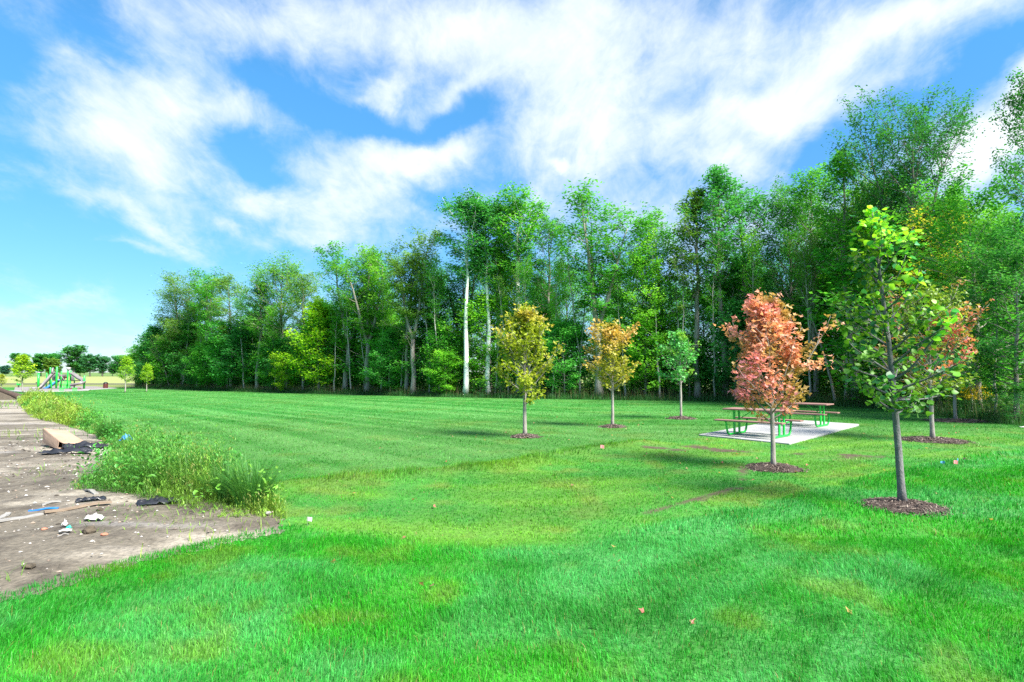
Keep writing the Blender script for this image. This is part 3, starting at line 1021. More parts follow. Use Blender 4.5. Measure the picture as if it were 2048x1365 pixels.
def make_tree(seed, H, r0, cb, R, shape, nb, nsub, nleaf, ll, lw, el0=15, el1=60, forks=0, fork_h=.45, spread=.35, sub=.42, clump=.22, flat=.7,
              wander=.05, bow=(0, 0), dead=0, upb=1.0, curve=.45, leader_leaf=True, lowtwigs=0, irr=.0, low=1.0):
    """Trunk with limbs and sprays of leaves. Returns wood arrays and leaf frames."""
    rng = rs(seed)
    wood = MB()
    leaves = []

    def path_at(P, f):
        i = f * (len(P) - 1); k = min(int(i), len(P) - 2); u = i - k
        return P[k] * (1 - u) + P[k + 1] * u, (P[k + 1] - P[k]) / np.linalg.norm(P[k + 1] - P[k])

    nseg = 14
    zz = np.linspace(0, 1, nseg + 1)
    wx = np.cumsum(rng.normal(0, wander * H / nseg, nseg + 1)); wy = np.cumsum(rng.normal(0, wander * H / nseg, nseg + 1))
    wx -= wx[0]; wy -= wy[0]
    main = np.stack([wx + bow[0] * zz ** 1.4, wy + bow[1] * zz ** 1.4, zz * H], -1)
    leaders = []
    if forks:
        kf = int(fork_h * nseg)
        trunk = main[:kf + 1]
        rt = np.linspace(r0, r0 * .72, kf + 1); rt[0] = r0 * 1.45
        wood.tube(trunk, rt, 8)
        a0 = rng.uniform(0, 2 * np.pi)
        for i in range(forks):
            a = a0 + 2 * np.pi * i / forks + rng.normal(0, .25)
            hh = H * (1 - fork_h) * (1.0 if i == 0 else rng.uniform(.78, .97))
            n = 10; tt = np.linspace(0, 1, n + 1)
            o = R * spread * rng.uniform(.7, 1.2)
            P = trunk[-1] + np.stack([np.cos(a) * o * tt ** .8 + np.cumsum(rng.normal(0, .06, n + 1)) * tt, np.sin(a) * o * tt ** .8 + np.cumsum(rng.normal(0, .06, n + 1)) * tt, hh * tt], -1)
            rr = r0 * .58 * (1 - tt) ** .8 + .018
            wood.tube(P, rr, 6)
            leaders.append((P, rr, 1.0 / forks ** .35))
    else:
        rt = r0 * (1 - zz) ** .85 + .012; rt[0] *= 1.3
        wood.tube(main, rt, 8)
        leaders.append((main, rt, 1.0))
    zb = cb * H
    for P, rr, rs_ in leaders:
        f0 = max(0.02, (zb - P[0, 2]) / (P[-1, 2] - P[0, 2]))
        nbr = max(3, int(nb / len(leaders) * (1.15 if forks else 1)))
        ga = rng.uniform(0, 6.28)
        for i in range(nbr):
            f = f0 + (1 - f0) * ((i + rng.uniform(.1, .9)) / nbr) ** low
            f = min(f, .985)
            p, dl = path_at(P, f)
            t = np.clip((p[2] - zb) / (H - zb), 0, 1)
            ga += 2.399 + rng.normal(0, .35)
            el = math.radians(el0 + (el1 - el0) * t + rng.normal(0, 7))
            Lb = R * prof(shape, t) * rs_ * rng.uniform(.72 - irr * .6, 1.15 + irr * .45) / max(.5, math.cos(el)) * .92
            d = np.array([math.cos(ga) * math.cos(el), math.sin(ga) * math.cos(el), math.sin(el)])
            B = grow(p, d, Lb, 5, curve * rng.uniform(.3, 1.2), .07, rng)
            rb = min(np.interp(f, np.linspace(0, 1, len(rr)), rr) * .55, .03 * Lb + .006)
            wood.tube(B, np.linspace(rb, .006, 6), 4)
            if rng.rand() < dead: continue
            ns = max(2, int(nsub * (0.5 + .5 * Lb / R)))
            cl = rng.rand()
            for k in range(ns + 1):
                s = 1.0 if k == ns else .25 + .75 * (k + rng.rand()) / ns
                q, db = path_at(B, min(s, .999))
                if k == ns: dd = db
                else:
                    side = np.cross(db, np.array([0, 0, 1.0])); side /= np.linalg.norm(side) + 1e-9
                    dd = db * .75 + side * rng.choice([-1, 1]) * rng.uniform(.5, 1.1) + np.array([0, 0, rng.normal(.08, .28)])
                Ls = sub * Lb * (1.15 - .5 * s) * rng.uniform(.7, 1.2) + clump * .6
                S = grow(q, dd, Ls, 3, .15, .12, rng)
                wood.tube(S, np.linspace(max(.006, rb * .35), .004, 4), 3)
                m = max(3, int(nleaf * rng.uniform(.6, 1.3)))
                u = rng.uniform(.1, 1.08, m)
                idx = np.clip(u * 3, 0, 2.999); ki = idx.astype(int); fr = (idx - ki)[:, None]
                c = S[ki] * (1 - fr) + S[ki + 1] * fr + rng.normal(0, clump, (m, 3)) * np.array([1, 1, flat])
                leaves.append((c, np.clip(.35 * cl + .3 * rng.rand() + .35 * rng.rand(m), 0, 1)))
        if leader_leaf:
            m = int(nleaf * 2.2)
            u = rng.uniform(.86, 1.02, m); idx = np.clip(u * (len(P) - 1), 0, len(P) - 1.001); ki = idx.astype(int); fr = (idx - ki)[:, None]
            leaves.append((P[ki] * (1 - fr) + P[ki + 1] * fr + rng.normal(0, clump * .9, (m, 3)), rng.rand(m)))
    for i in range(lowtwigs):
        f = rng.uniform(.25, .65); p, dl = path_at(main, f * (fork_h / .7 if forks else 1))
        a = rng.uniform(0, 6.28); d = np.array([math.cos(a), math.sin(a), rng.uniform(.2, .9)])
        wood.tube(grow(p, d, rng.uniform(.8, 2.4), 4, .3, .12, rng), np.linspace(r0 * .16, .006, 5), 3)
    C = np.concatenate([l[0] for l in leaves]); tint = np.concatenate([l[1] for l in leaves])
    C[:, 2] = np.maximum(C[:, 2], .1)
    n = len(C)
    nrm, d, s = rand_frames(n, rng, upb)
    l = ll * rng.uniform(.65, 1.3, n); w = lw * rng.uniform(.7, 1.25, n)
    return wood, C, nrm, d, s, l, w, tint, rng


PROTO = {}


def proto(name, bark, seed, **kw):
    wood, C, nrm, d, s, l, w, tint, rng = make_tree(seed, **kw)
    tm = wood.mesh("trunk_" + name, bark, True)
    V, T, _ = quads_leaf(C, d, s, l, w, nrm, np.full(len(C), .1), None)
    cm = mesh_arrays("crown_" + name, V, T, M_LEAF, False, None, np.repeat(tint, 4))
    R = np.percentile(np.hypot(C[:, 0], C[:, 1]), 92)
    PROTO[name] = (tm, cm, float(np.percentile(C[:, 2], 99.7)), float(R))


proto('ash_fork', M_BARK, 11, H=17, r0=.21, cb=.46, R=2.7, shape='top', nb=34, nsub=6, nleaf=37, ll=.23, lw=.105, el0=28, el1=66, forks=2, fork_h=.42, spread=.5, sub=.40, clump=.22, lowtwigs=8)
proto('ash_fork_b', M_BARK, 12, H=17, r0=.22, cb=.40, R=3.0, shape='top', nb=40, nsub=6, nleaf=36, ll=.23, lw=.105, el0=25, el1=66, forks=3, fork_h=.38, spread=.55, sub=.40, clump=.24, lowtwigs=6)
proto('ash_slim', M_BARK, 13, H=17, r0=.18, cb=.48, R=2.0, shape='egg', nb=30, nsub=6, nleaf=37, ll=.22, lw=.10, el0=25, el1=65, sub=.42, clump=.20, lowtwigs=12)
proto('ash_slim_b', M_BARK, 14, H=17, r0=.17, cb=.34, R=2.1, shape='round', nb=36, nsub=6, nleaf=36, ll=.22, lw=.10, el0=20, el1=60, sub=.42, clump=.22, lowtwigs=10, bow=(.7, .2))
proto('broad', M_BARK, 15, H=17, r0=.30, cb=.26, R=4.6, shape='round', nb=52, nsub=8, nleaf=58, ll=.21, lw=.11, el0=12, el1=68, forks=3, fork_h=.32, spread=.5, sub=.36, clump=.30)
proto('broad_b', M_BARK, 16, H=16, r0=.28, cb=.20, R=4.2, shape='round', nb=54, nsub=8, nleaf=53, ll=.21, lw=.11, el0=10, el1=68, sub=.38, clump=.30)
proto('birch', M_BIRCH, 17, H=18.5, r0=.17, cb=.63, R=2.3, shape='top', nb=26, nsub=6, nleaf=45, ll=.20, lw=.12, el0=35, el1=68, sub=.40, clump=.22, lowtwigs=0, bow=(-.5, .2), wander=.035)
proto('birch_b', M_BIRCH, 18, H=18.5, r0=.155, cb=.55, R=2.0, shape='round', nb=28, nsub=6, nleaf=39, ll=.20, lw=.12, el0=35, el1=68, forks=2, fork_h=.62, spread=.3, sub=.42, clump=.22, lowtwigs=0, wander=.04)
proto('maple', M_BARK, 19, H=8, r0=.09, cb=.06, R=2.4, shape='round', nb=40, nsub=7, nleaf=32, ll=.21, lw=.16, el0=8, el1=55, sub=.42, clump=.26, flat=.7, upb=1.1, curve=.3)
proto('maple_b', M_BARK, 20, H=8, r0=.085, cb=.10, R=2.3, shape='egg', nb=38, nsub=7, nleaf=32, ll=.21, lw=.16, el0=12, el1=58, sub=.44, clump=.27, flat=.75, upb=1.0, curve=.35)
proto('maple_big', M_BARK, 21, H=13, r0=.17, cb=.16, R=3.6, shape='round', nb=48, nsub=8, nleaf=45, ll=.20, lw=.15, el0=4, el1=55, sub=.38, clump=.26, flat=.6, upb=1.2, curve=.2)
proto('vase', M_BARKD, 22, H=19, r0=.27, cb=.50, R=4.4, shape='vase', nb=66, nsub=11, nleaf=38, ll=.20, lw=.09, el0=22, el1=62, forks=3, fork_h=.47, spread=.62, sub=.36, clump=.24, lowtwigs=6)
proto('scrub', M_BARKD, 23, H=3.0, r0=.035, cb=.05, R=1.3, shape='round', nb=26, nsub=5, nleaf=18, ll=.13, lw=.075, el0=25, el1=70, sub=.45, clump=.14)
proto('column', M_BARKY, 24, H=4.6, r0=.045, cb=.27, R=.75, shape='egg', nb=26, nsub=4, nleaf=20, ll=.15, lw=.10, el0=40, el1=70, sub=.4, clump=.12)
proto('dying', M_BARKD, 25, H=10, r0=.14, cb=.30, R=2.3, shape='round', nb=26, nsub=5, nleaf=5, ll=.18, lw=.09, el0=20, el1=55, sub=.5, clump=.16, dead=.45, bow=(-3.8, .4), lowtwigs=10)
proto('crooked', M_BARK, 26, H=9.5, r0=.10, cb=.60, R=1.6, shape='round', nb=10, nsub=4, nleaf=5, ll=.18, lw=.09, el0=30, el1=60, sub=.5, clump=.2, dead=.5, bow=(-2.3, .3), lowtwigs=5)


proto('far_round', M_BARKD, 27, H=16, r0=.35, cb=.12, R=5.5, shape='round', nb=46, nsub=7, nleaf=22, ll=.95, lw=.60, el0=5, el1=65, forks=3, fork_h=.22, spread=.5, sub=.36, clump=.45)
proto('far_open', M_BARKD, 28, H=16, r0=.35, cb=.30, R=5.0, shape='round', nb=40, nsub=6, nleaf=16, ll=.9, lw=.55, el0=15, el1=65, forks=3, fork_h=.3, spread=.6, sub=.36, clump=.45)


M_BARKP = solid_mat("pale_bark", (0.26, 0.24, 0.21), (0.50, 0.48, 0.44), 3.0, 0.85, bump=0.6, bscale=14, stretch=(3, 3, .6))
proto('pole', M_BARKP, 29, H=14, r0=.085, cb=.55, R=1.5, shape='top', nb=18, nsub=5, nleaf=24, ll=.20, lw=.10, el0=35, el1=68, sub=.42, clump=.2, lowtwigs=6, bow=(.5, .2), wander=.06)
proto('pole_fork', M_BARKP, 30, H=14, r0=.09, cb=.52, R=1.6, shape='top', nb=20, nsub=5, nleaf=24, ll=.20, lw=.10, el0=35, el1=68, forks=2, fork_h=.34, spread=.7, sub=.42, clump=.2, lowtwigs=5, wander=.05)


def plant(name, kind, x, y, H, W=None, rot=0.0, color=(0.05, 0.15, 0.02), label="", group=None, cat="tree", bark=None, lean=(0, 0)):
    tm, cm, h0, R0 = PROTO[kind]
    sz = H / h0
    sx = (W / 2) / R0 if W else sz
    sx = min(max(sx, sz * .55), sz * 1.6)
    e = empty(name, (x, y, float(hgt(x, y)) - .03), rot)
    e.scale = (sx, sx, sz)
    if lean != (0, 0):
        e.rotation_euler = (lean[1], lean[0], rot)
    t = obj("trunk", tm, e); c = obj("crown", cm, e); c.color = (*color, 1)
    return tag(e, label, cat, group)


def behind(px, off):
    x, y = edge_pt(px)
    k = (y + off) / y
    return x * k, y * k


def top_height(px, py, x, y, r=0.0):
    return float(at(px, py, y - .6 * r)[2] - hgt(x, y))


GR = (0.042, 0.170, 0.019); DK = (0.024, 0.118, 0.021); LT = (0.080, 0.235, 0.018); YL = (0.150, 0.280, 0.012); TE = (0.028, 0.145, 0.031); OL = (0.068, 0.150, 0.026); GD = (0.20, 0.22, 0.02)
# base px, metres behind the margin, top row, crown width px, kind, colour, turn, label
TALL = [
    (338, 2, 668, 90, 'dying', OL, 0.0, "half-dead dark tree leaning out left over the field at the wood's far end"),
    (366, 5, 532, 150, 'broad', OL, 0.4, "broad rounded olive-green tree that ends the wood nearest the playground"),
    (416, 4, 527, 130, 'ash_fork', GR, 1.9, "tall forked tree with open crown second from the wood's far end"),
    (463, 3, 545, 95, 'ash_slim_b', OL, 2.8, "slim tree with crooked pale trunk between the two broad far crowns"),
    (513, 2, 560, 90, 'ash_slim', GR, 0.7, "straight grey-trunked tree left of the big domed crown"),
    (560, 6, 503, 165, 'broad_b', (0.055, 0.165, 0.024), 2.2, "big domed bright green crown, highest of the far half of the wood"),
    (606, 4, 540, 100, 'ash_slim_b', OL, 4.1, "olive tree tucked right of the domed crown"),
    (690, 3, 484, 120, 'ash_fork', GR, 3.3, "tall dark-stemmed tree with feathery crown right of the domed one"),
    (735, 2, 478, 105, 'ash_fork_b', (0.06, 0.18, 0.02), 5.1, "multi-stemmed tree with thin light crown and sky showing through"),
    (745, 6, 500, 95, 'ash_slim', GR, 1.2, "slender tree close behind the multi-stemmed one"),
    (812, 3, 492, 110, 'ash_slim_b', OL, 0.2, "pale-stemmed tree with V-shaped limbs left of the twin curved trunks"),
    (826, 1.6, 450, 105, 'ash_fork', OL, 5.6, "twin curved pale trunks with brownish crown left of the white birches"),
    (931, 1.5, 383, 105, 'birch', TE, 2.6, "white-barked birch standing foremost with tall bare white trunk"),
    (978, 2.5, 386, 95, 'birch', TE, 0.3, "second white birch right of the foremost one"),
    (1003, 4, 400, 90, 'ash_slim', GR, 2.0, "grey double-stemmed tree between the second and third birch"),
    (1036, 4, 373, 110, 'birch_b', GR, 4.4, "third white birch forking in a V above the yellow young tree"),
    (1100, 7, 415, 100, 'ash_slim_b', DK, 1.0, "dark slim tree filling the gap right of the third birch"),
    (1200, 2, 364, 185, 'ash_fork_b', GR, 0.9, "large forked tree with two leafy heads behind the orange young tree"),
    (1292, 3, 470, 120, 'maple_big', LT, 3.9, "lighter leafy tree in the dip of the skyline"),
    (1395, 2, 367, 115, 'ash_slim', (0.06, 0.14, 0.02), 0.5, "tall straight tree with yellowing crown right of the skyline dip"),
    (1452, 3, 322, 110, 'ash_slim', TE, 3.0, "thin two-topped tall tree right of the yellowing one"),
    (1500, 5, 345, 130, 'ash_slim_b', TE, 1.4, "blue-green tall tree behind the red young maple"),
    (1590, 5, 342, 140, 'broad_b', DK, 5.0, "dense dark tree between the blue-green tree and the slender pair"),
    (1672, 1.5, 540, 80, 'crooked', GR, 0.15, "bare thin crooked trunk leaning left in front of the dark tree"),
    (1632, 4, 325, 110, 'ash_slim_b', GR, 3.7, "upright green tree between the dense dark tree and the slender one"),
    (1330, 5, 415, 120, 'ash_slim_b', GR, 2.2, "green tree filling the dip of the skyline from behind"),
    (1712, 2, 284, 120, 'ash_slim', GR, 2.4, "slender upright tree left of the great spreading tree"),
    (1760, 6, 330, 130, 'broad_b', OL, 0.8, "olive tree behind the linden's crown"),
    (1827, 4, 152, 200, 'vase', (0.018, 0.095, 0.020), 5.7, "great spreading tree with forked dark limbs towering over the wood"),
    (1880, 5, 400, 160, 'maple_big', GD, 1.1, "yellow-tinged tree below the great spreading one"),
    (1960, 3, 322, 210, 'maple_big', GR, 2.7, "wide layered green tree right of the great spreading one"),
    (2092, 4, 112, 110, 'ash_slim_b', DK, 3.5, "dark tall tree cut by the right edge of the view"),
    (2035, 2, 450, 190, 'maple_big', DK, 0.4, "low dark layered tree at the right end of the wood"),
]
NAMES = dict(birch='birch_tree', birch_b='birch_tree', maple_big='maple_tree', dying='leaning_tree', crooked='crooked_tree')
for px, off, top, cw, kind, colr, rot, lab in TALL:
    off = max(1.0, off - .8)
    x, y = behind(px, off)
    H = top_height(px, top, x, y, cw * y / F / 2)
    if kind in ('dying', 'crooked'):
        plant(NAMES[kind], kind, x, y, H, None, rot, colr, lab, "tall trees along the wood's edge")
    else:
        plant(NAMES.get(kind, 'forest_tree'), kind, x, y, H, cw * y / F * 1.08, rot, colr, lab, "tall trees along the wood's edge")

POLES = [365, 392, 432, 488, 552, 605, 668, 702, 728, 762, 800, 858, 880, 990, 1016, 1062, 1105, 1160, 1252, 1320, 1360, 1430, 1520, 1620, 1690, 1778, 1945, 1990]
ORDW = "first second third fourth fifth sixth seventh eighth ninth tenth eleventh twelfth thirteenth fourteenth fifteenth sixteenth seventeenth eighteenth nineteenth twentieth twenty-first twenty-second twenty-third twenty-fourth twenty-fifth twenty-sixth twenty-seventh twenty-eighth".split()
rng_p = rs(61)
for k, px in enumerate(POLES):
    x, y = behind(px, rng_p.uniform(1.0, 2.2))
    top = float(np.interp(px, [330, 600, 900, 1300, 1700, 2048], [590, 570, 470, 450, 400, 420])) + rng_p.uniform(0, 70)
    plant('slender_tree', ['pole', 'pole_fork'][k % 3 == 2], x, y, top_height(px, top, x, y, 1.5), None, rng_p.uniform(0, 6.28), [GR, LT, OL][k % 3],
          "%s of the slender pale stems along the wood's front, counted from the playground end" % ORDW[k], "slender pale stems along the wood's front")

# bright young maples that stand out, then the leafy skirt of the wood
SHOW = [(637, 1.5, 598, 105, 'maple_b', YL, 0.3, "bright yellow-green maple glowing in front of the dark wood"), (573, 1.0, 706, 55, 'maple', YL, 1.7, "small yellow-green maple left of the bright one"),
        (455, 1.6, 640, 80, 'maple', (0.04, 0.19, 0.025), 2.0, "layered green maple at the foot of the far olive trees"), (1290, 2.2, 610, 110, 'maple_b', LT, 4.0, "light green maple behind the small green sapling"),
        (1130, 1.6, 640, 90, 'maple', (0.045, 0.2, 0.03), 0.9, "green layered maple between the yellow and the orange young trees"), (880, 1.8, 640, 80, 'maple_b', GR, 5.2, "dark green bushy maple left of the foremost birch"),
        (890, 1.2, 700, 70, 'maple', LT, 2.9, "low light green maple at the foot of the foremost birch"), (1470, 1.5, 600, 110, 'maple_b', TE, 3.6, "blue-green bushy tree left of the red maple"),
        (1380, 1.5, 690, 70, 'maple', GR, 1.1, "low green maple close behind the green sapling"), (780, 1.6, 660, 80, 'maple_b', (0.04, 0.18, 0.03), .6, "layered maple left of the twin curved trunks")]
for px, off, top, cw, kind, colr, rot, lab in SHOW:
    x, y = behind(px, off)
    plant('young_maple', kind, x, y, top_height(px, top, x, y), cw * y / F, rot, colr, lab, "young maples at the foot of the wood")

SKY = [(285, 660), (330, 570), (400, 532), (480, 548), (540, 510), (600, 520), (640, 565), (660, 495), (750, 488), (800, 505), (840, 470), (900, 400), (960, 400), (1040, 382), (1100, 425), (1130, 390),
       (1200, 378), (1280, 415), (1310, 460), (1350, 395), (1400, 382), (1440, 345), (1550, 372), (1600, 352), (1680, 305), (1760, 260), (1850, 240), (1950, 280), (2048, 180), (2400, 150)]
ORD = ["first", "second", "third", "fourth", "fifth", "sixth", "seventh", "eighth", "ninth", "tenth", "eleventh", "twelfth", "thirteenth", "fourteenth", "fifteenth", "sixteenth", "seventeenth", "eighteenth", "nineteenth",
       "twentieth", "twenty-first", "twenty-second", "twenty-third", "twenty-fourth", "twenty-fifth", "twenty-sixth", "twenty-seventh", "twenty-eighth", "twenty-ninth", "thirtieth"]
ORD += ["thirty-" + w for w in ORD[:9]] + ["fortieth"] + ["forty-" + w for w in ORD[:9]] + ["fiftieth"] + ["fifty-" + w for w in ORD[:9]]


def fill_wood():
    rng = rs(33)
    cols = [GR, DK, (0.036, 0.168, 0.020), (0.055, 0.205, 0.018), TE, (0.078, 0.225, 0.017), (0.048, 0.20, 0.022)]
    k = 0
    s = 1.5
    while s < EDGE_S[-1] - 9:
        off = rng.uniform(2.6, 6.0)
        x, y = along_edge(s, off)
        px = 1024 + F * x / y
        H = rng.uniform(4.5, 11.0)
        kind = ['maple', 'maple_b'][rng.randint(2)]
        plant('understory_maple', kind, float(x), float(y), H, H * rng.uniform(.60, .78), rng.uniform(0, 6.28), cols[rng.randint(len(cols))],
              "%s leafy understory maple of the wood's skirt counted from the playground end" % (ORD[k] if k < len(ORD) else "last"), "understory maples along the wood's foot")
        k += 1
        s += rng.uniform(2.3, 3.7)
    for row, (o0, o1, st, drop, kinds) in enumerate(((6, 10, 4.3, (60, 190), ['ash_slim_b', 'broad_b', 'maple_big', 'ash_fork_b', 'maple_big']), (11, 18, 4.8, (90, 230), ['broad', 'maple_big', 'broad_b', 'ash_slim_b']), (20, 30, 5.5, (110, 260), ['broad_b', 'maple_big', 'broad']))):
        s = 3.0 + row
        kk = 0
        while s < EDGE_S[-1] - 4:
            off = rng.uniform(o0, o1)
            x, y = along_edge(s, off); x = float(x); y = float(y)
            px = 1024 + F * x / y
            top = float(np.interp(px, [p[0] for p in SKY], [p[1] for p in SKY])) + rng.uniform(*drop)
            top = min(top, 660)
            H = top_height(px, top, x, y, 3.0)
            kind = kinds[rng.randint(len(kinds))]
            plant('inner_tree', kind, x, y, H, H * rng.uniform(.34, .5), rng.uniform(0, 6.28), cols[rng.randint(len(cols))],
                  "%s dim tree of the wood's %s row, counted from the playground end" % (ORD[kk], ("second", "third", "hindmost")[row]), "trees deep in the wood")
            kk += 1
            s += st * rng.uniform(.75, 1.3)


fill_wood()

SHRUBS = [(322, .3, 2.2, DK, "dark shrub under the leaning half-dead tree"), (350, .8, 1.6, GR, "low green shrub by the wood's far corner trunks"), (960, 1.0, 1.8, TE, "blue-green shrub at the foot of the second birch"), (1075, .8, 1.7, TE, "dark teal shrub behind the yellow young tree's stem"),
          (1000, .9, 1.6, DK, "dark shrub left of the yellow young tree's stem"), (1455, 1.2, 2.4, TE, "rounded blue-green shrub left of the picnic tables"), (1705, .6, 1.3, TE, "teal shrub right of the picnic tables at the wood's margin"), (1985, .6, 1.2, (0.05, .16, .04), "leafy shrub right of the yellow flowers"),
          (2030, .4, 1.3, TE, "teal shrub at the right end of the margin"), (1590, 1.2, 1.2, GR, "low shrub seen over the picnic tables")]
for px, off, H, colr, lab in SHRUBS:
    x, y = behind(px, off)
    plant('shrub', 'scrub', x, y, H, H * 1.1, px * .7, colr, lab, "shrubs in the wood's margin", "shrub")


# goldenrod
def goldenrod():
    rng = rs(91)
    x0, y0 = behind(1938, .9)
    e = empty('goldenrod_plant', (x0, y0, float(hgt(x0, y0))))
    tag(e, "clump of goldenrod with yellow flowers at the wood's margin", "plant")
    st = []; fl = []
    n = 60
    bx = rng.normal(0, .42, n); by = rng.normal(0, .25, n); h = rng.uniform(.85, 1.45, n)
    a = rng.uniform(0, 6.28, n)
    V, T, C = strip_mesh('s', np.stack([bx, by, 0 * bx], -1), np.stack([np.cos(a), np.sin(a)], -1), h, np.full(n, .03), rng.uniform(.05, .3, n), np.tile((0.03, .13, .03), (n, 1)), 3)
    lv = []
    per = 26
    tip = np.stack([bx + np.cos(a) * .12 * h, by + np.sin(a) * .12 * h, h * .97], -1)
    c = np.repeat(tip, per, axis=0) + rng.normal(0, 1, (n * per, 3)) * np.array([.10, .10, .05])
    nrm, d, s = rand_frames(len(c), rng, .8)
    fV, fT, fC = quads_leaf(c, d, s, rng.uniform(.03, .07, len(c)), rng.uniform(.025, .05, len(c)), nrm, np.zeros(len(c)), np.array((0.80, 0.60, 0.02)) * rng.uniform(.75, 1.1, len(c))[:, None])
    m = n * 26
    c = np.stack([np.repeat(bx, 26) + rng.normal(0, .1, m), np.repeat(by, 26) + rng.normal(0, .1, m), np.repeat(h, 26) * rng.uniform(.1, .85, m)], -1)
    nrm, d, s = rand_frames(m, rng, .5)
    lV, lT, lC = quads_leaf(c, d, s, rng.uniform(.07, .14, m), rng.uniform(.02, .035, m), nrm, np.zeros(m), np.array((0.03, .15, .035)) * rng.uniform(.7, 1.3, m)[:, None])
    obj('stems', mesh_arrays('stems', V, T, M_GRASS, False, C), e)
    obj('leaves', mesh_arrays('leaves', lV, lT, M_LEAFCOL, False, lC), e)
    obj('flowers', mesh_arrays('flowers', fV, fT, M_LEAFCOL, False, fC), e)


goldenrod()


# ------------------------------------------------------------------ planted young trees on the lawn
def star_leaves(C, nrm, d, s, l, w, col):
    """Small lobed leaves (five points, seen as maple leaves)."""
    n = len(C)
    pts = [(-.5, 0, 0), (-.15, .46, .10), (.02, .17, 0), (.5, 0, -.06), (.02, -.17, 0), (-.15, -.46, .10)]
    V = np.empty((n, 6, 3))
    for i, (a, b, h) in enumerate(pts):
        V[:, i] = C + d * (a * l)[:, None] + s * (b * w * 1.6)[:, None] + nrm * (h * l)[:, None]
    T = (np.arange(n)[:, None, None] * 6 + np.array([[0, 2, 1], [0, 3, 2], [0, 4, 3], [0, 5, 4]])[None]).reshape(-1, 3)
    return V.reshape(-1, 3), T, np.repeat(col, 6, axis=0)


def young_tree(key, top_px, seed, label, colfun, shape='egg', cb=.33, R=.8, nb=30, nleaf=16, ll=.09, lw=.07, r0=.045, el0=35, el1=68, bow=(0, 0), nsub=5, clump=.07, sub=.40, irr=.22):
    g = SAPLINGS[key]
    H = float(at(*top_px, g[1])[2] - g[2])
    wood, C, nrm, d, s, l, w, tint, rng = make_tree(seed, H=H * .97, r0=r0, cb=cb, R=R, shape=shape, nb=nb, nsub=nsub, nleaf=nleaf, ll=ll, lw=lw, el0=el0, el1=el1, sub=sub, clump=clump, flat=.8, wander=.018, bow=bow, upb=.6, curve=.35, irr=irr)
    zt = float(np.percentile(C[:, 2], 99.3)); kz = H / zt
    C = C * np.array([1, 1, kz])
    for v in wood.V: v[:, 2] *= kz
    e = empty('young_tree', g)
    tag(e, label, "tree", "young trees planted on the lawn")
    obj('trunk', wood.mesh('trunk', M_BARKY, True), e)
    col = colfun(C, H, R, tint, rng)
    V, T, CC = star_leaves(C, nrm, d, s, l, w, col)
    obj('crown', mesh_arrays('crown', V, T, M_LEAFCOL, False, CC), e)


def _j(c, tint, rng, a=.7, b=.65):
    return c * (a + b * tint)[:, None] * rng.uniform(.85, 1.15, len(tint))[:, None]


def col_red(C, H, R, t, rng):
    n = fbm(C[:, 0] * 2.2 + 9, C[:, 2] * 2.2 + C[:, 1] * 1.5, 5, 2); z = C[:, 2] / H
    c = mixc((0.62, 0.225, 0.250), (0.68, 0.335, 0.225), sstep(.42, .68, n + .12 * z))
    c = mixc(c, (0.32, 0.25, 0.05), sstep(.62, .74, fbm(C[:, 0] * 2.6 - C[:, 1], C[:, 2] * 2.6, 8, 2) + .12 * (C[:, 0] > .1)) * .8)
    return _j(c, t, rng)


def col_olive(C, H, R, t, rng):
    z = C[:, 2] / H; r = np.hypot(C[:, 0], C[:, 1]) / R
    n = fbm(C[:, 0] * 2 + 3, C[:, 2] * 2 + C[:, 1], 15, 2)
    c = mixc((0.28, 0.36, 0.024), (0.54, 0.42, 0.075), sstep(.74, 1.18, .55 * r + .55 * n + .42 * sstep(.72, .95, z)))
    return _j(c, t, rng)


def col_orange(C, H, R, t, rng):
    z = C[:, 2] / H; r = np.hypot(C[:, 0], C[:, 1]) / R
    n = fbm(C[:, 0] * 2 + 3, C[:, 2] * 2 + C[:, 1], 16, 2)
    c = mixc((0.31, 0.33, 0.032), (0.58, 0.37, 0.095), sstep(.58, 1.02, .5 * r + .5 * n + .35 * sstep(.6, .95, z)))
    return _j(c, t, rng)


def col_green(C, H, R, t, rng):
    return _j(mixc((0.10, 0.40, 0.09), (0.22, 0.44, 0.05), sstep(.5, .75, fbm(C[:, 0] * 2, C[:, 2] * 2, 4, 2))), t, rng)


def col_mixed(C, H, R, t, rng):
    n = fbm(C[:, 0] * 2.0 + 1, C[:, 2] * 2.0 + C[:, 1], 25, 2)
    c = mixc((0.17, 0.29, 0.030), (0.46, 0.20, 0.09), sstep(.46, .66, n))
    c = mixc(c, (0.45, 0.08, 0.10), sstep(.64, .74, n) * .7)
    return _j(c, t, rng)


young_tree('red', (1540, 592), 201, "young maple with coral red leaves in front of the picnic tables", col_red, 'cone', .29, 1.00, 38, 19, .100, .075, .042, nsub=6, clump=.075, el0=28)
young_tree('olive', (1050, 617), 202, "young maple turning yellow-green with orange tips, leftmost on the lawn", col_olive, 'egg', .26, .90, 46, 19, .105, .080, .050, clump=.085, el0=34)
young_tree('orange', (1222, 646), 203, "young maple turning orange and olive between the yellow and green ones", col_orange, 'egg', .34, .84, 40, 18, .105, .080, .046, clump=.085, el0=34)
young_tree('green', (1358, 663), 204, "small fresh green young maple left of the picnic tables", col_green, 'cone', .38, .90, 28, 14, .11, .085, .045, clump=.09, el0=30)
young_tree('mixed', (1872, 572), 205, "red and green young maple half hidden behind the linden", col_mixed, 'egg', .28, 1.45, 46, 20, .105, .080, .052, clump=.09, el0=28)
young_tree('far', (1915, 640), 206, "bright green young maple behind the red and green one near the goldenrod", col_green, 'egg', .30, 1.45, 36, 16, .12, .09, .055, clump=.11, el0=28)


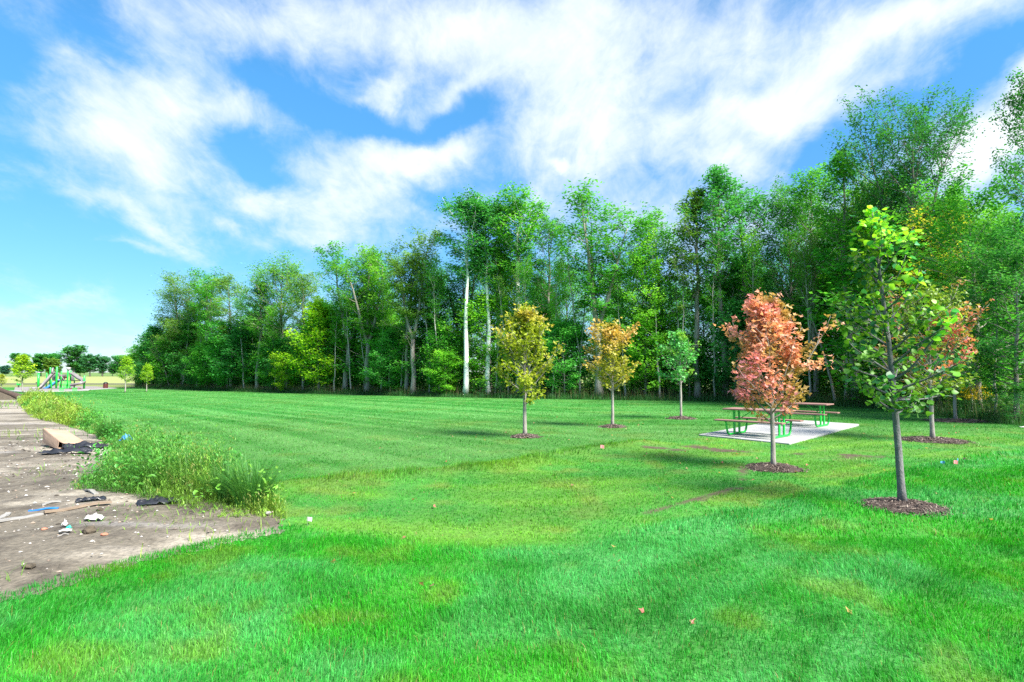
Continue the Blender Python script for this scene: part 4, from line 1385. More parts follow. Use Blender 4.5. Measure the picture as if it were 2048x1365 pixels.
# linden: big heart-shaped leaves, each its own piece
def heart_leaf(name, curl, seed):
    rng = rs(seed)
    prof_ = [(-.5, 0), (-.56, .16), (-.42, .40), (-.12, .47), (.18, .36), (.40, .15), (.56, 0)]
    V = []; n = len(prof_)
    for (a, b) in prof_: V.append((a, 0, -.10 * (a * 1.4) ** 2 * curl))
    for sgn in (1, -1):
        for (a, b) in prof_[1:-1]:
            V.append((a + rng.normal(0, .015), sgn * b, .16 * b * curl + rng.normal(0, .018) - .10 * (a * 1.4) ** 2 * curl))
    T = []; m = n - 2
    for sgn in (0, 1):
        o = n + sgn * m
        rim = [0] + [o + i for i in range(m)] + [n - 1]
        for i in range(n - 1):
            q = (i, i + 1, rim[i + 1], rim[i]) if sgn else (i, rim[i], rim[i + 1], i + 1)
            q = [v for k, v in enumerate(q) if v not in q[:k]]
            if len(q) == 4: T += [(q[0], q[1], q[2]), (q[0], q[2], q[3])]
            elif len(q) == 3: T.append(tuple(q))
    return np.array(V, float), np.array(T, int)


def linden_leaf_mat():
    m = foliage_mat("linden_leaf", 'object', 0.42, 0.38, 0.5)
    return m


def linden():
    g = SAPLINGS['linden']
    M = linden_leaf_mat()
    H = float(at(1747, 428, g[1])[2] - g[2])
    topx = float(at(1747, 428, g[1])[0] - g[0])
    wood, C, nrm, d, s, l, w, tint, rng = make_tree(301, H=H * .96, r0=.043, low=1.25, cb=.32, R=.82, shape='cone', nb=40, nsub=6, nleaf=8.5, ll=.078, lw=.1, el0=14, el1=62, sub=.42, clump=.055, flat=.8, wander=.012, bow=(topx * .95, 0.05), upb=.5, curve=.30)
    e = empty('linden_tree', g)
    tag(e, "young linden with big heart-shaped leaves and grey stem, nearest on the right", "tree", "young trees planted on the lawn")
    obj('trunk', wood.mesh('trunk', M_BARKL, True), e)
    base = [heart_leaf('leaf', cu, 5 + i) for i, cu in enumerate((1.0, .4, 1.6, -.6))]
    meshes = []
    for V, T in base:
        meshes.append(mesh_arrays('leaf', V, T, M, True, None, np.full(len(V), .5)))
    n = len(C)
    order = np.argsort(C[:, 1] - .4 * C[:, 2])        # the ones seen largest first
    rest = []
    for k, i in enumerate(order):
        R3 = np.stack([d[i], s[i], nrm[i]], 1)
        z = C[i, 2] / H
        colr = np.array((0.060, 0.22, 0.030)) * (1 - z) + np.array((0.155, 0.32, 0.018)) * z  # backlit yellow-green put into the leaf colour, stronger towards the top
        if rng.rand() < .22: colr = np.array((0.026, 0.145, 0.042))  # some leaves coloured teal-dark, imitating shade lit only by sky
        colr = colr * rng.uniform(.75, 1.3)
        if k < 300:
            o = bpy.data.objects.new('leaf', meshes[rng.randint(4)])
            mw = Matrix([list(R3[0]) + [C[i, 0]], list(R3[1]) + [C[i, 1]], list(R3[2]) + [C[i, 2]], [0, 0, 0, 1]])
            link(o, e)
            o.matrix_local = mw @ Matrix.Diagonal((l[i], l[i], l[i], 1))
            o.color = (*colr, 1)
        else:
            V, T = base[rng.randint(4)]
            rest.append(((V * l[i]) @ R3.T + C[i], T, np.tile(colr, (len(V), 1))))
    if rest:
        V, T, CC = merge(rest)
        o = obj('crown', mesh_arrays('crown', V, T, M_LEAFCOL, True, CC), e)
        o["kind"] = "stuff"


linden()


def mulch(key, label, n, squash=.6, dx=0.0):
    rng = rs(hash_seed(key))
    g = SAPLINGS[key]; R = MULCH_R[key]
    # low mound
    nr, na = 7, 26
    V = [(0, 0, .075)]
    for i in range(1, nr + 1):
        r = i / nr
        for a in range(na):
            th = a / na * 2 * math.pi
            rr = R * r * (1 + .10 * math.sin(3 * th + R * 7) + rng.normal(0, .03))
            V.append((rr * math.cos(th), rr * math.sin(th), .075 * (1 - r ** 2.2) + (rng.uniform(0, .012) if i < nr else -.02)))
    V = np.array(V)
    T = [(0, 1 + a, 1 + (a + 1) % na) for a in range(na)]
    for i in range(nr - 1):
        for a in range(na):
            p = 1 + i * na + a; q = 1 + i * na + (a + 1) % na
            T += [(p, p + na, q + na), (p, q + na, q)]
    V[:, 2] += hgt(V[:, 0] + g[0], V[:, 1] + g[1]) - g[2] + .012
    parts = [(V, np.array(T), np.tile((0.045, 0.032, 0.027), (len(V), 1)))]
    th = rng.uniform(0, 2 * np.pi, n); rr = R * np.sqrt(rng.rand(n)) * (1.03 + .35 * rng.rand(n) ** 5)
    x, y = rr * np.cos(th), rr * np.sin(th)
    z = .075 * (1 - np.clip(rr / R, 0, 1) ** 2.2) + rng.uniform(.012, .030, n) + hgt(x + g[0], y + g[1]) - g[2]
    sz = max(1.0, g[1] / 11)
    for i in range(n):
        a = rng.uniform(0, np.pi); tl = rng.normal(0, .28)
        L_, W_, H_ = rng.uniform(.025, .085) * sz, rng.uniform(.006, .018) * sz, .006 * sz
        ux = np.array([math.cos(a) * math.cos(tl), math.sin(a) * math.cos(tl), math.sin(tl)]); uy = np.array([-math.sin(a), math.cos(a), 0]); uz = np.cross(ux, uy)
        c = np.array([x[i], y[i], z[i]])
        B = np.array([c + ux * L_ / 2 * p + uy * W_ / 2 * q * (1 if p < 0 else .5) + uz * H_ / 2 * r for p in (-1, 1) for q in (-1, 1) for r in (-1, 1)])
        F_ = np.array([(0, 1, 3), (0, 3, 2), (4, 6, 7), (4, 7, 5), (0, 4, 5), (0, 5, 1), (2, 3, 7), (2, 7, 6), (0, 2, 6), (0, 6, 4), (1, 5, 7), (1, 7, 3)])
        v = rng.rand()
        cc = np.array((0.05, 0.033, 0.027)) * (1 - v) + np.array((0.17, 0.13, 0.11)) * v if rng.rand() < .85 else np.array((.27, .22, .18))
        parts.append((B, F_, np.tile(cc, (8, 1))))
    V, T, C = merge(parts)
    o = obj('mulch_ring', mesh_arrays('mulch_ring', V, T, M_CHIP, False, C), None, tuple(g))
    tag(o, label, "mulch", "mulch rings round the young trees", "stuff")


def hash_seed(k):
    return sum(ord(c) * (i + 3) for i, c in enumerate(k))


mulch('linden', "dark wood chip mulch ring round the linden stem", 900)
mulch('red', "dark mulch ring under the coral red maple", 600)
mulch('olive', "small mulch patch under the yellow-green maple", 300)
mulch('orange', "small mulch patch under the orange maple", 300)
mulch('green', "small mulch patch under the fresh green maple", 260)
mulch('mixed', "wide mulch mound under the red and green maple", 600)
mulch('far', "mulch patch under the bright green maple near the goldenrod", 400)

# ------------------------------------------------------------------ picnic pad and tables
pad_z = float(hgt(*((PAD_A + PAD_C) / 2))) + .055


def build_pad():
    root = empty('concrete_pad', (*((PAD_A + PAD_C) / 2), pad_z))
    tag(root, "pale concrete pad under the picnic tables", None, None, "structure")
    o = np.array([*((PAD_A + PAD_C) / 2)])
    nx, ny = 3, 2
    u = PAD_C - PAD_B; v = PAD_A - PAD_B
    lu, lv = np.linalg.norm(u), np.linalg.norm(v)
    g = .009
    for i in range(nx):
        for j in range(ny):
            a0, a1 = i / nx + g / lu / 2 * (i > 0), (i + 1) / nx - g / lu / 2 * (i < nx - 1)
            b0, b1 = j / ny + g / lv / 2 * (j > 0), (j + 1) / ny - g / lv / 2 * (j < ny - 1)
            P = [PAD_B + u * a + v * b - o for a, b in ((a0, b0), (a1, b0), (a1, b1), (a0, b1))]
            dz = 0.0015 * ((i * 2 + j * 3) % 4)
            ce = sum(P) / 4
            In = [p + (ce - p) / np.linalg.norm(ce - p) * .014 for p in P]
            V = [(*p, -.13) for p in P] + [(*p, -.008 + dz) for p in P] + [(*p, dz) for p in In]
            Q = [(0, 1, 5, 4), (1, 2, 6, 5), (2, 3, 7, 6), (3, 0, 4, 7), (4, 5, 9, 8), (5, 6, 10, 9), (6, 7, 11, 10), (7, 4, 8, 11), (8, 9, 10, 11)]
            MB().add(np.array(V), Q).build('slab', M_CONC, root)


build_pad()


def bent(pts, r, n=5):
    """Polyline with rounded corners."""
    pts = [np.array(p, float) for p in pts]
    out = [pts[0]]
    for a, b, c in zip(pts[:-2], pts[1:-1], pts[2:]):
        u = (a - b) / np.linalg.norm(a - b); w = (c - b) / np.linalg.norm(c - b)
        p0, p1 = b + u * r, b + w * r
        for k in range(n + 1):
            t = k / n
            out.append((1 - t) ** 2 * p0 + 2 * t * (1 - t) * b + t ** 2 * p1)
    out.append(pts[-1])
    return np.array(out)


def picnic_table(loc, rot, label):
    e = empty('picnic_table', loc, rot)
    tag(e, label, "picnic table", "picnic tables on the concrete pad")
    Lt = 1.86
    top = MB().box((0, 0, .735), (1.20, .62, .006)).build('tabletop', M_GREEN, e)
    for k in range(4):
        MB().box((0, -.285 + .19 * k, .76), (Lt, .182, .042), None, .006).build('plank', M_PLANK, top)
    for sy in (-1, 1):
        st = MB().box((0, sy * .66, .425), (1.25, .20, .006)).build('seat', M_GREEN, e)
        for k in range(2):
            MB().box((0, sy * .66 + (-.066 + .132 * k), .449), (Lt + .12, .127, .042), None, .006).build('plank', M_PLANK, st)
    for sx in (-1, 1):
        x = sx * .66
        f = MB()
        foot = bent([(x, -.72, .422), (x, -.60, .034), (x, .60, .034), (x, .72, .422)], .14)
        f.tube(foot, .030, 10)
        for y in (-.165, .165):
            f.box((x, y, .385), (.045, .075, .70), None, .006)
        f.box((x, 0, .415), (.03, .33, .035), None, .004)
        f.box((x, 0, .725), (.05, .60, .025), None, .004)
        f.build('leg_frame', M_GREEN, e, True if False else False)
        b = MB()
        b.tube([(x - sx * .02, 0, .415), (x - sx * .48, 0, .725)], .014, 8)
        b.build('brace', M_GREEN, e)


fa, fb = G(1473, 871.5), G(1565, 878.5)
ang = math.atan2(fb[1] - fa[1], fb[0] - fa[0])
c1 = (fa + fb) / 2
f2 = G(1645, 857)
c2 = f2[:2] - np.array([math.cos(ang), math.sin(ang)]) * .66
picnic_table((c1[0], c1[1], pad_z + .003), ang, "nearer picnic table with brown planks and bright green legs")
picnic_table((c2[0], c2[1], pad_z + .003), ang, "farther picnic table with brown planks at the pad's back right end")


# ------------------------------------------------------------------ survey flags and small litter on the lawn
def flag(px, py, mat, h, label, tilt=0.0, size=.075):
    g = G(px, py)
    e = empty('survey_flag', (g[0], g[1], g[2] - .02), tilt)
    tag(e, label, "flag", "survey flags stuck in the lawn")
    MB().tube([(0, 0, 0), (.004, 0, h)], .0022, 6).build('wire', M_WIRE, e)
    n = 5; V = []; Q = []
    for side in (0, 1):
        for i in range(n):
            t = i / (n - 1); yy = .012 * math.sin(t * 4 + tilt) + (.0012 if side else 0)
            V += [(t * size, yy, h - .004 - .012 * t), (t * size, yy + .004, h - size * .85 - .02 * t)]
    for side in (0, 1):
        o = side * 2 * n
        for i in range(n - 1):
            q = (o + 2 * i, o + 2 * i + 1, o + 2 * i + 3, o + 2 * i + 2)
            Q.append(q if side else q[::-1])
    MB().add(np.array(V), Q).build('cloth', mat, e)


flag(615, 1052, M_WHITEP, .13, "white survey flag at the corner of the weeds", 1.0, .06)
flag(1201, 901, M_PINK, .15, "lone pink survey flag near the grassy bank", .3, .09)
flag(1890, 930, M_FBLUE, .10, "leftmost blue flag of the cluster right of the linden", 2.6, .075)
flag(1917, 931, M_FBLUE, .17, "tallest blue flag of the cluster right of the linden", 1.2, .07)
flag(1908, 931, M_PINK, .13, "pink flag in the cluster right of the linden", .2, .085)
flag(1931, 925, M_PINK, .12, "small pinkish flag rightmost of the cluster right of the linden", 1.9, .05)


def crumple(name, px, py, sx, sy, mat, h, seed, label, cat, rot=0.0, nx=16, ny=12, z0=.02, group=None, dirt=True):
    """Crumpled sheet lying on the ground: uneven outline, folds and a real thickness."""
    rng = rs(seed)
    g = G(px, py)
    u, v = np.meshgrid(np.linspace(-1, 1, nx), np.linspace(-1, 1, ny))
    X = u * sx / 2 + .12 * sx * (fbm(u * 1.5 + seed, v * 1.5, seed, 2) - .5) * 2; Y = v * sy / 2 + .16 * sy * (fbm(u * 1.5, v * 1.5 + seed, seed + 1, 2) - .5) * 2
    r = np.sqrt((u ** 2 + v ** 2) / 2)
    Z = h * np.abs(fbm(u * 2.4 + 7, v * 2.4, seed + 3, 3) - .45) * 3.2 * (1 - .6 * r) + h * .35 * np.abs(np.sin(u * 5 + 3 * v + seed)) * (1 - r)
    n = nx * ny
    V = np.concatenate([np.stack([X, Y, Z], -1).reshape(-1, 3), np.stack([X, Y, Z - .006], -1).reshape(-1, 3)])
    i, j = np.meshgrid(np.arange(ny - 1), np.arange(nx - 1), indexing='ij')
    Q = np.stack([i * nx + j, i * nx + j + 1, (i + 1) * nx + j + 1, (i + 1) * nx + j], -1).reshape(-1, 4)
    Q2 = Q[:, ::-1] + n
    rim = [k for k in range(nx)] + [r_ * nx + nx - 1 for r_ in range(1, ny)] + [(ny - 1) * nx + k for k in range(nx - 2, -1, -1)] + [r_ * nx for r_ in range(ny - 2, 0, -1)]
    Q3 = np.array([(rim[k], rim[k] + n, rim[(k + 1) % len(rim)] + n, rim[(k + 1) % len(rim)]) for k in range(len(rim))])
    zz = dirt_z(g[0], g[1]) if dirt else float(hgt(g[0], g[1]))
    o = MB().add(V, np.concatenate([Q, Q2, Q3])).build(name, mat, None, True, (g[0], g[1], zz + z0), (0, 0, rot))
    return tag(o, label, cat, group)


# carton
def carton():
    g = G(143, 902)
    z = dirt_z(g[0], g[1]) + .01
    e = empty('cardboard_box', (g[0], g[1], z), math.radians(56))
    tag(e, "squashed open cardboard box lying on its side by the weeds", "box")
    rng = rs(3)
    # local: open end towards -y, length along +y, the far end lifted by the weeds
    def panel(name, c4, th=.008):
        c4 = [np.array(c, float) for c in c4]
        n = np.cross(c4[1] - c4[0], c4[3] - c4[0]); n /= np.linalg.norm(n)
        m = 6
        V = []
        for side in (0, 1):
            for a in range(m):
                for b in range(m):
                    s, t = a / (m - 1), b / (m - 1)
                    p = c4[0] * (1 - s) * (1 - t) + c4[1] * s * (1 - t) + c4[2] * s * t + c4[3] * (1 - s) * t
                    p = p + n * (.045 * math.sin(math.pi * s) * math.sin(math.pi * t) * (fbm(s * 2 + c4[0][0] * 7, t * 2, 4, 2) - .2)) + n * th * side
                    V.append(p)
        Q = []
        for side in (0, 1):
            for a in range(m - 1):
                for b in range(m - 1):
                    o = side * m * m
                    q = (o + a * m + b, o + (a + 1) * m + b, o + (a + 1) * m + b + 1, o + a * m + b + 1)
                    Q.append(q if side else q[::-1])
        rim = [a * m for a in range(m)] + [(m - 1) * m + b for b in range(1, m)] + [a * m + m - 1 for a in range(m - 2, -1, -1)] + [b for b in range(m - 2, 0, -1)]
        for k in range(len(rim)):
            a, b = rim[k], rim[(k + 1) % len(rim)]
            Q.append((a, b, b + m * m, a + m * m))
        return MB().add(np.array(V), Q).build(name, M_CARD, e, False)
    w, L_, h = .56, .92, .24
    l0, l1 = (-w / 2, 0, .01), (w / 2, 0, .01)
    t0, t1 = (-w / 2 + .03, .02, h - .05), (w / 2 - .02, .02, h - .10)
    b0, b1 = (-w / 2, L_, .10), (w / 2, L_, .06)
    tb0, tb1 = (-w / 2 + .02, L_ + .04, h + .20), (w / 2 - .10, L_ - .05, h + .12)
    panel('bottom_panel', (l0, l1, b1, b0)); panel('top_panel', (t0, t1, tb1, tb0))
    panel('side_panel', (l0, t0, tb0, b0)); panel('side_panel', (l1, t1, tb1, b1)); panel('back_panel', (b0, b1, tb1, tb0))
    panel('flap', (t0, t1, (w / 2 + .05, -.12, h - .16), (-w / 2 + .10, -.05, h - .10)))
    MB().box((-.08, .10, .07), (.16, .01, .10)).build('packing_label', M_WHITEP, e)
    MB().box((.12, .14, .06), (.10, .02, .09)).build('packing_insert', M_TAN, e)


carton()
crumple('plastic_sheet', 132, 914, .95, .30, M_BLACKP, .12, 11, "black plastic sheet crumpled in front of the cardboard box", "plastic sheet", .25)
crumple('plastic_sheet', 176, 902, .95, .32, M_BLACKP, .17, 12, "black plastic sheet bunched right of the cardboard box at the weeds", "plastic sheet", .35)
crumple('plastic_sheet', 315, 1016, .52, .24, M_BLACKP, .10, 13, "black plastic sheet sticking out under the weeds' near end", "plastic sheet", .3)
crumple('plastic_sheet', 182, 1012, .34, .14, M_BLACKP, .06, 14, "small dark plastic scrap beside the tan board", "plastic sheet", .5)
crumple('plastic_scrap', 252, 905, .26, .2, M_BLUES, .16, 15, "blue plastic scrap caught among the weeds", "plastic scrap", .2, z0=.22)
crumple('white_scrap', 97, 886, .34, .12, M_WHITEP, .05, 16, "white torn scraps left of the cardboard box", "litter", .1)
crumple('white_bag', 188, 1052, .20, .11, M_WHITEP, .075, 17, "white crumpled bag on the dirt nearest the weeds' tip", "litter", .2, 10, 8)
crumple('paper_cup', 129, 1067, .055, .07, M_WHITEP, .09, 18, "small upright white paper scrap on the dirt", "litter", .2, 8, 8)
crumple('crushed_cup', 130, 1078, .12, .06, M_WHITEP, .035, 19, "crushed pale cup lying flat below the upright scrap", "litter", .4, 8, 8)
crumple('teal_lid', 137, 1075, .05, .04, M_TEAL, .03, 20, "little teal plastic lid on the crushed cup", "litter", 0, 7, 7, z0=.045)
crumple('white_scrap', 2046, 856, .22, .10, M_WHITEP, .04, 21, "white scrap at the mown edge by the far right", "litter", 0, 8, 8, dirt=False)


def stick(name, a, b, w, th, mat, label, cat):
    p, q = G(*a), G(*b)
    L_ = float(np.hypot(q[0] - p[0], q[1] - p[1])); an = math.atan2(q[1] - p[1], q[0] - p[0])
    m = (p + q) / 2
    za, zb = dirt_z(p[0], p[1]), dirt_z(q[0], q[1])
    zm = max((za + zb) / 2, dirt_z(m[0], m[1])) + .004
    nseg = 8
    mb = MB()
    V = []
    rng = rs(abs(int(a[0] * 7 + b[0])) + 1)
    for i in range(nseg + 1):
        t = i / nseg - .5
        k = rng.normal(0, .003); dz = rng.normal(0, .002) + .012 * math.sin(t * 5 + a[0])
        for sy, sz in ((-1, 0), (1, 0), (1, 1), (-1, 1)):
            V.append((t * L_, sy * w / 2 + k, sz * th + dz))
    Q = []
    for i in range(nseg):
        for k in range(4):
            Q.append((i * 4 + k, (i + 1) * 4 + k, (i + 1) * 4 + (k + 1) % 4, i * 4 + (k + 1) % 4))
    Q += [(0, 1, 2, 3), (nseg * 4 + 3, nseg * 4 + 2, nseg * 4 + 1, nseg * 4)]
    o = mb.add(np.array(V), Q).build(name, mat, None, False, (m[0], m[1], zm), (0, -math.atan2(zb - za, L_), an))
    return tag(o, label, cat)


stick('wooden_lath', (-60, 1066), (84, 1036), .075, .022, M_LATH, "long weathered grey lath lying on the dirt at the left edge", "lath")
stick('tan_board', (88, 1036), (222, 1018), .085, .025, M_TAN, "long tan board half sunk in the dirt beyond the grey lath", "board")
stick('blue_strip', (57, 1031), (116, 1027), .05, .012, M_BLUE, "thin blue plastic strip beside the tan board", "plastic strip")
stick('wooden_lath', (83, 1022), (121, 1016), .04, .018, M_LATH, "short pale lath behind the blue strip", "lath")
stick('wooden_lath', (-20, 1053), (18, 1038), .06, .02, M_LATH, "short weathered lath at the left edge behind the long one", "lath")
stick('board_scrap', (171, 987), (192, 999), .06, .02, M_LATH, "grey board scrap leaning at the weeds' left foot", "board")
stick('board_scrap', (384, 1013), (416, 1000), .09, .02, M_LATH, "grey board scrap under the weeds near the black sheet", "board")
stick('blue_strip', (372, 1002), (395, 1003), .04, .02, M_BLUE, "short blue plastic piece under the near weeds", "plastic strip")
stick('thin_stick', (114, 1086), (137, 1082), .012, .01, M_LATH, "thin white stick below the crushed cup", "stick")


def lump(name, px, py, r, mat, seed, label, cat, sq=.65, dirt=True):
    import bmesh
    rng = rs(seed)
    bm = bmesh.new(); bmesh.ops.create_icosphere(bm, subdivisions=2, radius=1)
    V = np.array([v.co[:] for v in bm.verts]); T = np.array([[v.index for v in f.verts] for f in bm.faces]); bm.free()
    n = 1 + .45 * (fbm(V[:, 0] * 1.6 + seed, V[:, 1] * 1.6 + V[:, 2] * 1.3, seed, 3) - .5) * 2
    V = V * n[:, None] * np.array([r, r * rng.uniform(.7, 1), r * sq])
    g = G(px, py)
    z = dirt_z(g[0], g[1]) if dirt else float(hgt(g[0], g[1]))
    o = MB().add(V, None, T).build(name, mat, None, False, (g[0], g[1], z + r * sq * .5), (0, 0, rng.uniform(0, 6)))
    return tag(o, label, cat)


M_BRICK = solid_mat("brick_bit", (0.34, 0.12, 0.07), (0.46, 0.20, 0.13), 14, 0.9, bump=.5, bscale=40)
lump('soil_clod', 178, 1077, .075, M_CLOD, 41, "dark grassy soil clod in the middle of the dirt", "clod")
lump('soil_clod', 58, 1149, .060, M_CLOD, 42, "dark clod on the dirt near the lower left edge", "clod", .45)
lump('soil_clod', 198, 1032, .04, M_CLOD, 43, "small brown clod below the tan board's right end", "clod")
lump('brick_fragment', 88, 1071, .035, M_BRICK, 44, "reddish brick fragment left of the litter on the dirt", "stone", .5)
lump('brick_fragment', 208, 1083, .034, M_BRICK, 45, "pinkish stone right of the dark grassy clod", "stone", .5)
lump('pale_stone', 535, 1036, .045, M_STONE if False else M_LATH, 46, "pale flat stone at the weeds' near tip", "stone", .5)


def pebbles():
    rng = rs(55)
    parts = []
    oct_ = np.array([(1, 0, 0), (-1, 0, 0), (0, 1, 0), (0, -1, 0), (0, 0, 1), (0, 0, -1)], float)
    T = np.array([(0, 2, 4), (2, 1, 4), (1, 3, 4), (3, 0, 4), (2, 0, 5), (1, 2, 5), (3, 1, 5), (0, 3, 5)])
    n = 8500
    y = rng.uniform(4.3, 16, n) ; x = rng.uniform(-13, -2.6, n)
    k = inside(x, y, DIRT) & (rng.rand(n) < .35 + .9 * sstep(.4, .65, fbm(x * .9, y * .9, 56, 3)))
    x, y = x[k], y[k]
    z = hgt(x, y) + 0.014 + 0.045 * fbm(x * .8, y * 1.6, 62, 4) + 0.045 * fbm(x * 4, y * 4, 63, 3)
    pal = np.array([(.34, .31, .28), (.22, .175, .135), (.42, .40, .38), (.12, .10, .085), (.26, .20, .16), (.07, .06, .05)])
    for i in range(len(x)):
        r = .004 + .014 * rng.rand() ** 3 * (1 + y[i] / 14)
        V = oct_ * rng.uniform(.6, 1.3, (6, 1)) * r * np.array([1.2, 1, .7])
        a = rng.uniform(0, 6.28); c_, s_ = math.cos(a), math.sin(a)
        V = V @ np.array([[c_, -s_, 0], [s_, c_, 0], [0, 0, 1]]).T + np.array([x[i], y[i], z[i] + r * .3])
        parts.append((V, T, np.tile(pal[rng.randint(6)] * rng.uniform(.7, 1.15), (6, 1))))
    V, T, C = merge(parts)
    tag(obj('pebbles', mesh_arrays('pebbles', V, T, M_STONE, False, C)), "scattered small pebbles and crumbs over the bare dirt", "pebbles", None, "stuff")


pebbles()


def fallen_leaves():
    rng = rs(58)
    xs = []; ys = []
    for k, n, r in (('red', 26, 1.3), ('olive', 22, 1.5), ('orange', 20, 1.5), ('mixed', 18, 1.5)):
        g = SAPLINGS[k]
        xs.append(g[0] + rng.normal(0, r, n)); ys.append(g[1] + rng.normal(0, r, n))
    n = 60
    yy = rng.uniform(4, 30, n); xs.append(rng.uniform(-.3, .8, n) * yy); ys.append(yy)
    x = np.concatenate(xs); y = np.concatenate(ys)
    k = lawn_ok(x, y); x, y = x[k], y[k]; n = len(x)
    c = np.stack([x, y, hgt(x, y) + rng.uniform(.02, .045, n)], -1)
    nrm, d, sd = rand_frames(n, rng, 1.5)
    pal = np.array([(0.40, 0.20, 0.09), (0.45, 0.30, 0.10), (0.32, 0.20, 0.11), (0.42, 0.14, 0.11)])[rng.randint(4, size=n)]
    V, T, C = star_leaves(c, nrm, d, sd, rng.uniform(.04, .08, n), rng.uniform(.03, .06, n), pal)
    tag(obj('fallen_leaves', mesh_arrays('fallen_leaves', V, T, M_LEAFCOL, False, C)), "few fallen tan and reddish leaves scattered on the lawn", "leaves", None, "stuff")


fallen_leaves()


# dark log at far left with pale cut end
def dark_log():
    p = G(37, 800)
    q = at(-14, 774, p[1] + .6)
    p = p + np.array([0, 0, .17])
    e = empty('fallen_log', (p[0], p[1], p[2] - .17))
    tag(e, "dark brown log slanting down to the weeds at the far left", "log")
    P = np.array([p * (1 - t) + q * t + np.array([0, 0, .03 * math.sin(t * 7)]) for t in np.linspace(0, 1, 9)]) - np.array([p[0], p[1], p[2] - .17])
    MB().tube(P, np.array([.17, .19, .18, .20, .19, .21, .2, .22, .2]), 12, True).build('trunk', M_LOG, e, True)
    d = (P[0] - P[1]) / np.linalg.norm(P[0] - P[1])
    MB().tube([P[0] + d * .004, P[0] + d * .05], .15, 12, True).build('cut_end', M_WHITEP, e)
    # heap of soil the log lies on
    n = 14; V = []; Q = []
    for i in range(n):
        for j in range(n):
            u, v = i / (n - 1) * 2 - 1, j / (n - 1) * 2 - 1
            V.append((u * 2.4, v * 1.3, .85 * max(0, 1 - u * u) * max(0, 1 - v * v) + .08 * float(fbm(u * 3, v * 3, 9, 2)) - .05))
    for i in range(n - 1):
        for j in range(n - 1):
            Q.append((i * n + j, (i + 1) * n + j, (i + 1) * n + j + 1, i * n + j + 1))
    m = (p + q) / 2
    o = MB().add(np.array(V), Q).build('soil_heap', M_CLOD, None, True, (m[0] - 1.0, m[1] + .4, float(hgt(m[0], m[1]))))
    tag(o, "low dark soil heap under the log at the far left", "soil heap")


dark_log()


# ------------------------------------------------------------------ playground
PY = float(G(115, 779)[1])


def pl(px, py, dy=0.0):
    p = at(px, py, PY + dy)
    return p


def play_ground_z(x, y):
    return float(hgt(x, y))


def build_play_area():
    front = [G2(28, 783), G2(60, 784.5), G2(130, 783.5), G2(172, 782), G2(178, 780.5), G2(231, 777.5)]
    back = [G2(231, 776), G2(190, 773.5), G2(120, 773), G2(30, 775)]
    pts = front + back
    V = [(x, y, float(hgt(x, y)) + .03) for x, y in pts]
    n = len(V)
    V += [(x, y, z - .10) for x, y, z in V]
    me = bpy.data.meshes.new('play_area_ground')
    me.from_pydata(V, [], [tuple(range(n))] + [(i, i + n, (i + 1) % n + n, (i + 1) % n) for i in range(n)]); me.update(); me.materials.append(M_SURF)
    tag(obj('play_area_ground', me), "grey-brown safety surface of the playground", None, None, "structure")
    mb = MB()
    f = [np.array(p) for p in front]
    for a, b in zip(f[:-1], f[1:]):
        d = (b - a); L_ = np.linalg.norm(d); an = math.atan2(d[1], d[0])
        R = np.array([[math.cos(an), -math.sin(an), 0], [math.sin(an), math.cos(an), 0], [0, 0, 1]])
        m = (a + b) / 2
        mb.box((m[0], m[1] - .35, float(hgt(*m)) + .03), (L_ + .05, .9, .12), R)
    tag(mb.build('play_area_kerb', M_CONC), "white concrete kerb walk along the playground's front", None, None, "structure")


build_play_area()


def trough(mb_, path, width, depth, side):
    """Slide bed with raised lips along a path; side is the unit vector across the bed."""
    P = np.asarray(path, float); S = np.asarray(side, float)
    prof_ = [(-.5, depth), (-.44, depth), (-.38, .02), (0, 0), (.38, .02), (.44, depth), (.5, depth), (.5, -.06), (-.5, -.06)]
    k = len(prof_); V = []
    for i, p in enumerate(P):
        t = P[min(i + 1, len(P) - 1)] - P[max(i - 1, 0)]; t /= np.linalg.norm(t)
        s = S[i] if S.ndim == 2 else S
        s = s - t * np.dot(s, t); s /= np.linalg.norm(s)
        u = np.cross(t, s); u = u if u[2] > 0 else -u
        for a, b in prof_: V.append(p + s * a * width + u * b)
    Q = []
    for i in range(len(P) - 1):
        for j in range(k):
            Q.append((i * k + j, i * k + (j + 1) % k, (i + 1) * k + (j + 1) % k, (i + 1) * k + j))
    mb_.add(np.array(V), Q)


def smooth_path(pts, n=5):
    P = [np.array(p, float) for p in pts]
    out = []
    for i in range(len(P) - 1):
        p0 = P[max(i - 1, 0)]; p1 = P[i]; p2 = P[i + 1]; p3 = P[min(i + 2, len(P) - 1)]
        for k in range(n):
            t = k / n
            out.append(.5 * ((2 * p1) + (-p0 + p2) * t + (2 * p0 - 5 * p1 + 4 * p2 - p3) * t * t + (-p0 + 3 * p1 - 3 * p2 + p3) * t ** 3))
    out.append(P[-1])
    return np.array(out)


